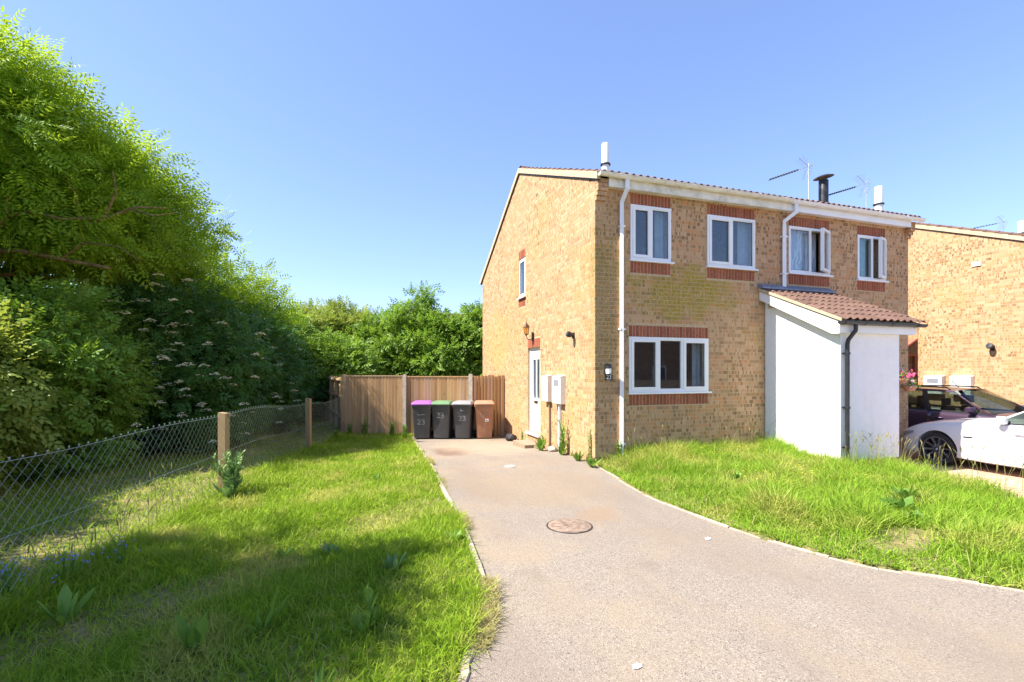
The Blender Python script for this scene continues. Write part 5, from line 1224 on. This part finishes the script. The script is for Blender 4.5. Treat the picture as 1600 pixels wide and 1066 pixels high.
    # wheels
    for ax in P_['axles']:
        for sg in (1, -1):
            wr = P_['wr']; mt = Matrix.Translation((ax, sg * (P_['track'] - .1), wr)) @ Matrix.Rotation(-sg * rad(90), 4, 'X'); m = MB()
            prof = [(.225, -.1), (wr - .03, -.105), (wr - .006, -.09), (wr, -.06), (wr, .06), (wr - .006, .09), (wr - .03, .105), (.245, .1), (.235, .08), (.235, -.06)]
            m.lathe(prof, 40, mat=mt); wh = m.build('wheel', M['rubber'], t, 35)
            m = MB(); m.lathe([(.236, .095), (.225, .075), (.215, .02), (.215, -.05), (.05, -.06), (.001, -.06)], 40, mat=mt); m.build('rim', M['alloy'], wh, 35)
            m = MB(); m.lathe([(.24, .09), (.243, .1), (.232, .1), (.226, .085)], 40, mat=mt)
            for k in range(10):
                a = k * math.pi / 5 + .1; wd = .016 if k % 2 else .022; b_ = len(m.v); tang = Vector((-math.sin(a), math.cos(a), 0)); rd_ = Vector((math.cos(a), math.sin(a), 0))
                for (r_, h0, h1, ww) in ((.04, .03, .07, .02), (.14, .02, .06, wd), (.232, .03, .085, wd * 1.15)):
                    for s_, hh in ((-1, h0), (1, h0), (1, h1), (-1, h1)): m.v.append(tuple(mt @ (rd_ * r_ + tang * s_ * ww * .75 + Vector((0, 0, hh)))))
                for j in range(2):
                    for q in range(4): m.f.append((b_ + j * 4 + q, b_ + j * 4 + (q + 1) % 4, b_ + j * 4 + 4 + (q + 1) % 4, b_ + j * 4 + 4 + q)); m.m.append(0)
            m.build('spoke', M['alloy_edge'], wh, 30)
            m = MB(); m.lathe([(.055, .03), (.05, .075), (.036, .08), (.001, .082)], 20, mat=mt); m.build('hub', M['alloy'], wh, 30)
            for q in range(4):
                m = MB(); m.poly([tuple(mt @ Vector((r_ * math.cos(a), r_ * math.sin(a), .0845))) for r_, a in [(0.0, 0)] + [(.022, q * math.pi / 2 + j * math.pi / 8) for j in range(5)]]); m.build('hub_emblem', M['emblem_blue'] if q % 2 else M['paper'], wh)
    for sg in (1, -1):                         # head lamps wrap round the front corners
        m = MB()
        def hl(u, v):
            s = P_['lamp'][0] + (P_['lamp'][1] - P_['lamp'][0]) * u; wd, zs, zt, zb = interp(tab, s); H_ = zs - zb; zz = zb + H_ * (.70 + .2 * v * (.4 + .6 * u) + .04 * (1 - u)); return (s, sg * (wd + .006 - .03 * v), zz)
        m.grid(hl, 8, 3); m.build('headlight', M['lampclear'], t, 60)
        wd, zs, zt, zb = interp(tab, P_['axles'][1] - .52); m = MB(); m.box(P_['axles'][1] - .60, P_['axles'][1] - .46, min(sg * (wd - .01), sg * (wd + .004)), max(sg * (wd - .01), sg * (wd + .004)), zb + (zs - zb) * .60, zb + (zs - zb) * .64); m.build('side_repeater', M['black_plastic'], t)
    return t
SED = dict(body=[(-2.28, .62, .62, .66, .34), (-2.18, .78, .88, .92, .26), (-2.0, .85, .94, .98, .2), (-1.6, .885, .94, .98, .19), (-1.1, .90, .93, .95, .17), (0, .905, .915, .93, .17), (.62, .905, .905, .95, .17), (.95, .90, .89, .95, .18), (1.38, .895, .85, .905, .19), (1.75, .87, .77, .83, .19), (1.98, .81, .68, .74, .19), (2.12, .70, .60, .64, .2), (2.2, .52, .52, .55, .24)],
           doors=[-1.02, -.16, .78], axles=(-1.38, 1.38), arch=.355, wr=.318, track=.885, lamp=(1.82, 2.1), drv=-1,
           house=dict(b0=.60, b1=-1.86, t0=-.20, t1=-1.22, zb0=.90, zb1=.955, zr=1.385, wb=.80, wt=.60, us=[(0, 'p'), (.035, 'g'), (.44, 'b'), (.49, 'g'), (.80, 'p'), (1.0, 'e')], seat=-.25))
EST = dict(body=[(-2.3, .70, .60, .64, .34), (-2.22, .82, .92, .94, .28), (-2.0, .87, .96, .98, .2), (-1.4, .89, .96, .98, .19), (0, .90, .94, .95, .18), (.8, .90, .925, .97, .18), (1.0, .895, .91, .98, .18), (1.35, .89, .88, .95, .19), (1.75, .86, .80, .87, .19), (2.0, .80, .70, .76, .19), (2.14, .70, .60, .64, .2), (2.22, .5, .5, .53, .24)],
           doors=[-1.12, -.2, .82], axles=(-1.36, 1.36), arch=.35, wr=.318, track=.88, lamp=(1.8, 2.12), rails=True, drv=-1, handle=M['car_dark'],
           house=dict(b0=1.0, b1=-2.18, t0=.22, t1=-1.85, zb0=.92, zb1=.975, zr=1.45, wb=.81, wt=.63, us=[(0, 'p'), (.03, 'g'), (.355, 'b'), (.395, 'g'), (.68, 'b'), (.72, 'g'), (.93, 'p'), (1.0, 'e')], seat=.05))
car('parked_car', 'white saloon car parked nose towards the house at the right edge', 7.58, -2.86, -.168, rad(90 - 2), M['car_white'], SED)
car('parked_car', 'dark plum estate car with roof rails parked beyond the white car', 9.72, -.22, -.19, rad(-90 + 1), M['car_dark'], EST)
# hanging baskets by the corner of the adjoining house
for i, (bx_, by, bz, fm_, lab) in enumerate([(7.63, -.25, 1.53, 'flower_pink', 'hanging basket of deep pink flowers by the porch'), (7.90, -.25, 1.35, 'flower_pale', 'hanging basket of pale pink flowers at the house corner')]):
    t = empty('hanging_basket', (bx_, by, bz)); tag(t, lab, 'hanging basket', 'hanging baskets on the adjoining house')
    m = MB(); m.lathe([(.02, -.13), (.09, -.11), (.135, -.04), (.145, 0), (.10, .0)], 14); m.build('basket', M['terracotta'], t, 50)
    m = MB()
    for q in range(3): a = q * 2.1; m.tube([(.13 * math.cos(a), .13 * math.sin(a), 0), (0, 0, .28)], .004, 4)
    m.tube([(0, 0, .28), (0, 0, .33), (0, -by - .01, .33), (0, -by - .01, .12)], .009, 5); m.build('bracket', M['galv'], t)
    r = np.random.default_rng(i); nL = 120; o = r.normal(size=(nL, 3)) * [.09, .09, .05] + [0, 0, .05]; V, F, rn = scatter(*template([((0, 0, 0), (1, 0, 0), .05, .035, .01)]), o, frames(r.normal(size=(nL, 3)), r.normal(size=(nL, 3)) + [0, 0, 1]), np.ones(nL), r.random(nL)); np_obj('foliage', V, F, M['weed'], t, rn)
    nL = 60; o = r.normal(size=(nL, 3)) * [.10, .10, .045] + [0, -.02, .09]; T5 = template([((0, 0, 0), (math.cos(a), math.sin(a), 0), .032, .03, .0) for a in np.linspace(0, 2 * math.pi, 5, endpoint=False)]); V, F, rn = scatter(*T5, o, frames(r.normal(size=(nL, 3)), r.normal(size=(nL, 3)) * .6 + [0, -.8, .6]), np.ones(nL), r.random(nL)); np_obj('flower', V, F, M[fm_], t, rn)['kind'] = 'stuff'

# ------------------------------------------------------------------ grass
def blades(name, label, cat, pts, hgt, wid, mat, seed, lean=.45, curl=.5):
    r = np.random.default_rng(seed); n = len(pts); x, y = pts[:, 0], pts[:, 1]; z = LAWN(x, y) - .012; h = hgt; w_ = wid * r.uniform(.6, 1.3, n)
    a = r.random(n) * 2 * np.pi; ln = np.abs(r.normal(0, lean, n)); dx, dy = np.cos(a), np.sin(a); b = r.random(n) * 2 * np.pi; sx, sy = np.cos(b) * w_ / 2, np.sin(b) * w_ / 2
    c = curl * r.random(n); o = np.stack([x, y, z], 1)
    def lvl(t, off): hh = h * t; d = h * (ln * t + c * t * t); zz = hh * np.maximum(.35, 1 - .35 * (ln * t + c * t)); return np.stack([x + dx * d + sx * off, y + dy * d + sy * off, z + zz], 1)
    V = np.stack([lvl(0, -1), lvl(0, 1), lvl(.55, .8), lvl(.55, -.8), lvl(1, .12), lvl(1, -.12)], 1)
    base = (np.arange(n) * 6)[:, None]; F = np.concatenate([base + [0, 1, 2, 3], base + [3, 2, 4, 5]], 0); rn = r.random(n); rn = np.concatenate([rn, rn])
    ob = np_obj(name, V.reshape(-1, 3), F, mat, None, rn); ob['kind'] = 'stuff'; tag(ob, label, cat); return ob
def nz(x, y, s, k=0.0):                        # cheap smooth variation
    return .5 + .25 * (np.sin(x * s + 1.3 + k) * np.cos(y * s * 1.1 + .4 * k) + np.sin((x * .7 - y * .8) * s * 1.7 + 2.1 * k))
def sample(n, x0, x1, y0, y1, seed, test, dens):
    r = np.random.default_rng(seed); X = r.uniform(x0, x1, n); Y = r.uniform(y0, y1, n); a = (X - CAM[0]) * VV[0] + (Y - CAM[1]) * VV[1]; rt = (X - CAM[0]) * RV[0] + (Y - CAM[1]) * RV[1]
    ok = (a > 1.5) & (np.abs(rt / np.maximum(a, .1)) < 1.25) & test(X, Y); ok &= r.random(n) < dens(X, Y, a); return np.stack([X[ok], Y[ok]], 1)
fl_line = [P(-2.62, -1.5), P(-3.20, 1.6), F1, F2, F3]
def fence_x(y): ys = [p[1] for p in fl_line]; xs_ = [p[0] for p in fl_line]; return np.interp(y, ys, xs_)
def on_lawn(X, Y): return ~inside(DRIVE, X, Y) & (X < -2.5) & (X > fence_x(Y)) & (Y < 7.2) & (dist_line(X, Y, DLs) > .03)
bare = lambda X, Y: np.clip(1.3 - 1.1 * ss(.62, .85, nz(X, Y, 1.5, 2)) , .4, 1)
pts = sample(900000, -8, -2.4, -7.5, 7.2, 1, on_lawn, lambda X, Y, a: np.clip(4.2 / np.maximum(a, 2.2), .22, 1) * bare(X, Y) * .62)
df = pts[:, 0] - fence_x(pts[:, 1]); n_ = nz(pts[:, 0], pts[:, 1], 2.3, 1)
hh = (.035 + .075 * n_ + .06 * RNG.random(len(pts)) ** 3) * (1 + 1.0 * np.exp(-df / .25)) * (1 + .25 * nz(pts[:, 0], pts[:, 1], 6, 3))
blades('lawn_grass', 'bright green lawn with yellowed patches left of the drive', 'grass', pts, hh, .0055 + .0012 * np.hypot(pts[:, 0] - CAM[0], pts[:, 1] - CAM[1]) * .55, M['grass'], 2, .5, .7)
def on_garden(X, Y): return ~inside(DRIVE, X, Y) & ~inside(PAVE, X, Y) & (X > -.5) & (X < 6) & (Y < -.02) & (Y > -8) & ~((X > 3.9) & (X < 5.46) & (Y > -1.66)) & (dist_line(X, Y, DRs) > .03)
bare2 = lambda X, Y: np.where(((X - 1.0) / .9) ** 2 + ((Y + 4.6) / .28) ** 2 + nz(X, Y, 5) * .8 < 1.0, .12, 1.0)
pts = sample(420000, -.5, 5.6, -8, 0, 3, on_garden, lambda X, Y, a: np.clip(7 / np.maximum(a, 3), .35, 1) * .48 * bare2(X, Y))
de = dist_line(pts[:, 0], pts[:, 1], DRs); n_ = nz(pts[:, 0], pts[:, 1], 1.9, 5)
hh = (.05 + .11 * n_ + .10 * RNG.random(len(pts)) ** 2) * (.45 + .75 * ss(.05, .9, de)) * (.6 + .9 * nz(pts[:, 0], pts[:, 1], 4.3, 2)) * (1 + .7 * ss(-1.3, -.1, pts[:, 1]))
blades('garden_grass', 'long unmown grass of the front garden before the house', 'grass', pts, hh, .010 * np.ones(len(pts)), M['garden'], 4, .45, .7)
pts = sample(60000, -.5, 5.0, -6, 0, 15, on_garden, lambda X, Y, a: .10 * (nz(X, Y, 3.1, 6) > .42) * (dist_line(X, Y, DRs) > .35) * bare2(X, Y))
blades('coarse_grass', 'coarse taller blades standing above the front garden grass', 'grass', pts, RNG.uniform(.14, .34, len(pts)), .008 * np.ones(len(pts)), M['garden'], 16, .35, .6)
pts = sample(60000, -.5, 5.0, -6, 0, 17, on_garden, lambda X, Y, a: .12 * (.25 + (nz(X, Y, 2.2, 9) > .58)) * (dist_line(X, Y, DRs) > .05))
blades('dead_grass', 'dead straw blades mixed into the front garden grass', 'grass', pts, RNG.uniform(.06, .22, len(pts)), .006 * np.ones(len(pts)), M['straw'], 18, .7, .8)
# taller tufts by walls and paving
def tall_test(X, Y): return on_garden(X, Y) & ((np.abs(Y + .12) < .22) | ((X > 3.5) & (Y > -2.5)) | (dist_line(X, Y, PAVE[:6]) < .3))
pts = sample(120000, -.3, 5.6, -6.5, 0, 5, tall_test, lambda X, Y, a: .11 * (.3 + nz(X, Y, 5, 4)))
blades('tall_grass', 'tall seeding grass along the house wall and paving', 'grass', pts, RNG.uniform(.14, .40, len(pts)), .009 * np.ones(len(pts)), M['garden'], 6, .3, .5)
def path_test(X, Y): return (X < fence_x(Y) - .02) & (X > fence_x(Y) - 5.5) & (Y < 18)
pts = sample(260000, -13, -4.4, -5, 18, 7, path_test, lambda X, Y, a: np.clip(5 / np.maximum(a, 3), .25, 1) * .7 * bare(X, Y))
blades('path_grass', 'shaded grass of the path beyond the wire fence', 'grass', pts, RNG.uniform(.05, .14, len(pts)), .012 * np.ones(len(pts)), M['grass'], 8, .5, .8)
# straw and seed stalks
def straw_test(X, Y): return (np.abs(X - fence_x(Y)) < .28) & (Y < 6)
pts = sample(60000, -8, -4, -6, 6, 9, straw_test, lambda X, Y, a: .05 + .18 * (nz(X, Y, 3, 2) > .6))
blades('dry_grass', 'straw coloured grass along the foot of the wire fence', 'grass', pts, RNG.uniform(.06, .22, len(pts)) , .006 * np.ones(len(pts)), M['straw'], 10, .8, .8)
pts = sample(160000, -8, -2.4, -7, 7, 19, on_lawn, lambda X, Y, a: np.clip(4 / np.maximum(a, 2), .25, 1) * (.08 + .35 * (nz(X, Y, 1.9, 4) > .6)))
blades('thatch', 'dead straw thatch lying among the lawn grass', 'grass', pts, RNG.uniform(.03, .11, len(pts)), .006 * np.ones(len(pts)), M['straw'], 20, .9, .9)
def edge_test(X, Y): return (dist_line(X, Y, DLs[12:62]) < .09) & (Y < 3)
pts = sample(200000, -4, -2.4, -6, 3, 11, edge_test, lambda X, Y, a: .5 * (nz(X, Y, 2.6, 7) > .62) + 1.0 * (Y < -4.1) * (Y > -5.0))
blades('edge_grass', 'yellowed grass spilling over the left drive edging', 'grass', pts, RNG.uniform(.03, .075, len(pts)), .006 * np.ones(len(pts)), M['straw'], 12, .9, .9)
# seed heads on stalks
m = MB(); rr = random.Random(4)
spots = [(rr.uniform(3.5, 4.7), rr.uniform(-2.3, -1.72)) for _ in range(60)] + [(rr.uniform(.5, 3.8), rr.uniform(-.3, -.05)) for _ in range(45)] + [(lambda yy: (float(fence_x(yy)) + rr.uniform(-.25, .3), yy))(rr.uniform(-4.2, -1)) for _ in range(36)] + [(lambda u: (3.4 + .85 * u + rr.uniform(-.3, .0), -4.4 + 1.4 * u))(rr.random() * 1.7) for _ in range(40)]
for x, y in spots:
    h = rr.uniform(.3, .58); z = float(LAWN(x, y)); a = rr.uniform(0, 6.28); l = rr.uniform(.02, .14); tip = (x + l * math.cos(a), y + l * math.sin(a), z + h); mid = (x + l * .35 * math.cos(a), y + l * .35 * math.sin(a), z + h * .6)
    m.tube([(x, y, z), mid, tip], [.0022, .0018, .0014], 3, cap=False); s = .08; m.tube([tip, (tip[0] + l * .2 * math.cos(a), tip[1] + l * .2 * math.sin(a), tip[2] + s * .5), (tip[0] + l * .5 * math.cos(a), tip[1] + l * .5 * math.sin(a), tip[2] + s)], [.003, .0065, .001], 4)
o = m.build('seed_stalk', M['straw']); o['kind'] = 'stuff'; tag(o, 'thin seeding grass stalks above the tall grass', 'grass')

# ------------------------------------------------------------------ weeds and flowers
def lance(L, W, bend, seg=5, wave=0.0):
    v = []; f = []
    for i in range(seg + 1):
        t = i / seg; wd = W * math.sin(math.pi * (t * .86 + .10)) ** .8 * (1 + wave * (1 if i % 2 else -1)) if i < seg else .002; z = math.sin(t * bend) / bend * L if bend else 0; xx = L * t * (1 - .15 * bend * t)
        v += [(xx, -wd / 2, .0 + z * .6), (xx, 0, -.006 + z * .6), (xx, wd / 2, z * .6)]
    for i in range(seg):
        a = i * 3; f += [(a, a + 3, a + 4, a + 1), (a + 1, a + 4, a + 5, a + 2)]
    return np.array(v), np.array(f)
def plant(name, label, cat, x, y, leaves, mat, seed, stems=0, h=0, flowers=None, zf=LAWN, group=None, stem_leaf=None, curve=.2):
    """leaves: (count, length, width, bend, tilt) for a rosette; stems carry alternate leaves"""
    r = np.random.default_rng(seed); z = float(zf(x, y)); t = empty(name, (x, y, z)); tag(t, label, cat, group); Vs = []; Fs = []; Rs = []; k = 0
    def add(V, F, rn):
        nonlocal k
        Vs.append(V); Fs.append(F + k); Rs.append(rn); k += len(V)
    n, L, W, bend, tilt = leaves
    if n:
        a = r.random(n) * 6.283; tl = np.radians(r.normal(tilt, 14, n)); d = np.stack([np.cos(a) * np.cos(tl), np.sin(a) * np.cos(tl), np.sin(tl)], 1); up = np.stack([-np.cos(a) * np.sin(tl), -np.sin(a) * np.sin(tl), np.cos(tl)], 1)
        add(*scatter(*lance(L, W, bend, wave=.12), np.stack([np.cos(a) * .015, np.sin(a) * .015, np.full(n, .0)], 1), frames(d, up), r.uniform(.6, 1.15, n), r.random(n)))
    sm = MB(); tips = []
    for s in range(stems):
        a = r.random() * 6.283; l = r.uniform(.05, curve) * h; hh = h * r.uniform(.6, 1.05); b = r.uniform(0, .06, 2) * (1 if stems > 1 else 0); pts = [(b[0] + l * u * u * math.cos(a), b[1] + l * u * u * math.sin(a), hh * u) for u in (0, .3, .6, .85, 1)]
        sm.tube(pts, [.006, .005, .004, .003, .002], 5); tips.append(pts[-1])
        if stem_leaf:
            nl, SL, SW = stem_leaf; us = np.linspace(.12, 1, nl); al = np.arange(nl) * 2.4 + a; pos = np.array([[b[0] + l * u * u * math.cos(a), b[1] + l * u * u * math.sin(a), hh * u] for u in us]); tl = np.radians(r.normal(28, 14, nl)); d = np.stack([np.cos(al) * np.cos(tl), np.sin(al) * np.cos(tl), np.sin(tl)], 1); up = np.stack([-np.cos(al) * np.sin(tl), -np.sin(al) * np.sin(tl), np.cos(tl)], 1)
            add(*scatter(*lance(SL, SW, .9, wave=.35 if 'thistle' in name else .08), pos, frames(d, up), r.uniform(.7, 1.2, nl) * (1.15 - .6 * us), r.random(nl)))
    if Vs: np_obj('leaf', np.concatenate(Vs), np.concatenate(Fs), mat, t, np.concatenate(Rs))['kind'] = 'stuff'
    if stems: sm.build('stem', M['weed'], t, 60)
    if flowers:
        fm_, cnt, sz = flowers; m = MB()
        for p in tips:
            for q in range(cnt):
                c = (p[0] + r.normal() * .03, p[1] + r.normal() * .03, p[2] + r.normal() * .025); b0 = r.random() * 6
                for j in range(5):
                    bb = b0 + j * 1.257; e = Vector((math.cos(bb), math.sin(bb) * .8, math.sin(bb) * .35)); s_ = Vector((-math.sin(bb), math.cos(bb), .1)); c_ = Vector(c); m.quad(c_, c_ + e * sz * .6 + s_ * sz * .4, c_ + e * sz, c_ + e * sz * .6 - s_ * sz * .4)
        m.build('flower', M[fm_], t)['kind'] = 'stuff'
    return t
plant('thistle', 'tall bushy thistle at the foot of the nearer fence post', 'thistle', -5.72, -.75, (26, .28, .05, .9, 25), M['bluegreen'], 1, 17, .6, stem_leaf=(26, .17, .034), curve=.45)
plant('sow_thistle', 'tall leafy weed growing against the gable by the gas pipe', 'weed', -.16, 1.12, (22, .26, .06, .9, 35), M['weed'], 2, 5, .75, stem_leaf=(12, .16, .045), zf=G, curve=.15)
plant('sow_thistle', 'low broad-leaved weed in front of the timber step', 'weed', -.28, 1.95, (20, .3, .08, 1.1, 30), M['weed'], 3, 2, .35, stem_leaf=(8, .14, .05), zf=G)
plant('sow_thistle', 'low weed at the wall foot nearest the front corner', 'weed', -.18, .35, (22, .2, .05, 1.0, 30), M['weed'], 4, 0, 0, zf=G)
plant('sow_thistle', 'small weed on the drive edge beside the front corner', 'weed', -.2, -.25, (20, .2, .055, 1.0, 25), M['weed'], 14, 0, 0, zf=G)
plant('climbing_weed', 'thin climbing weed on the front corner of the house', 'weed', -.06, .12, (4, .1, .04, .9, 40), M['yellowish'], 15, 4, .7, stem_leaf=(16, .05, .03), zf=G, curve=.05)
plant('climbing_weed', 'small upright weed beyond the timber step', 'weed', -.1, 3.75, (4, .1, .04, .9, 40), M['weed'], 16, 3, .35, stem_leaf=(12, .06, .035), zf=G, curve=.1)
plant('climbing_weed', 'pale weed climbing around the white downpipe foot', 'weed', .42, -.1, (8, .12, .05, .9, 40), M['weed'], 17, 6, .4, stem_leaf=(10, .07, .045), curve=.3)
for i, (x, y, L, lab) in enumerate([(-5.05, -4.55, .3, 'broad dock leaves in the near lawn shade, furthest left'), (-4.72, -4.42, .28, 'broad dock leaves in the near lawn shade beside the first clump'), (-4.1, -4.6, .22, 'upright dock with tall curled leaves near the drive'), (-3.85, -3.75, .17, 'grey green leafy clump at the edge of the lawn shade'), (-4.35, -5.25, .24, 'spiky dark clump at the bottom of the lawn'), (-3.25, -3.2, .16, 'small dock beside the drive edging'), (-4.35, -3.2, .17, 'mallow clump in the middle of the lawn'), (-3.85, -.3, .15, 'small pale weed in the sunny far lawn'), (-4.75, -3.05, .13, 'small leafy weed at the shade edge left of the mallow'), (-6.0, -3.85, .26, 'dock leaves below the blue flowers at the left edge')]):
    plant('dock_weed', lab, 'weed', x, y, (16 if i not in (0, 1, 2, 9) else 7, L * .9, L * (.24 if i != 4 else .10), 1.1, 34 if i in (0, 1, 2, 9) else 26), M['weed'] if i not in (3, 6) else M['bluegreen'], 30 + i, 2 if i == 2 else 0, .32, stem_leaf=(5, .16, .05))
for i, (x, y, L, lab) in enumerate([(1.75, -4.0, .3, 'large dock spreading in the right of the front garden'), (2.25, -3.75, .28, 'large dock leaves behind the spreading one'), (1.45, -4.35, .2, 'smaller dock close to the drive edge'), (1.1, -2.2, .2, 'leafy clump amid the front garden grass'), (.9, -1.2, .16, 'leafy clump below the front window'), (2.2, -1.0, .16, 'leafy clump near the porch in the front garden'), (3.0, -1.1, .16, 'leafy clump beside the porch wall')]):
    plant('dock_weed', lab, 'weed', x, y, (30, L * .9, L * .28, 1.2, 20), M['weed'], 50 + i)
for i, (x, y, lab) in enumerate([(-6.25, -3.35, 'clump of small blue flowers by the wire fence'), (-6.55, -3.5, 'clump of small blue flowers at the left frame edge'), (-6.05, -3.05, 'thin clump of blue flowers furthest along the wire fence')]):
    plant('forget_me_not', lab, 'flower', x, y, (10, .14, .03, .9, 40), M['weed'], 70 + i, 12 if i < 2 else 5, .3, ('flower_blue', 3, .010), stem_leaf=(5, .06, .015), curve=.5, group='blue flowers by the wire fence')
for i, (x, y, h, lab) in enumerate([(-4.35, 6.5, .4, 'dark nettle clump at the fence corner post'), (-3.95, 6.5, .55, 'tall pale nettle against the left fence panel'), (-3.2, 6.15, .4, 'pale nettle against the middle of the fence'), (-2.9, 5.55, .38, 'leafy weed beside the purple-lidded bin'), (-4.7, 5.9, .3, 'rank weeds by the second fence post')]):
    plant('nettle', lab, 'weed', x, y, (8, .15, .05, .9, 40), M['weed'], 90 + i, 10, h, stem_leaf=(12, .09, .04), curve=.25)
m = MB(); rr = random.Random(8)
for _ in range(90):
    if rr.random() < .5: x, y = rr.uniform(.6, 2.6), rr.uniform(-3.2, -2.2)
    else: x, y = rr.uniform(1.0, 3.7), rr.uniform(-1.2, -.3)
    z = float(LAWN(x, y)) + rr.uniform(.12, .26)
    for j in range(5):
        b = j * 1.257; c = Vector((x, y, z)); e = Vector((math.cos(b), math.sin(b), .3)); s = Vector((-math.sin(b), math.cos(b), 0)); m.quad(c, c + e * .008 + s * .006, c + e * .014, c + e * .008 - s * .006)
o = m.build('buttercup', M['flower_yellow']); o['kind'] = 'stuff'; tag(o, 'scattered small yellow flowers in the front garden grass', 'flower')
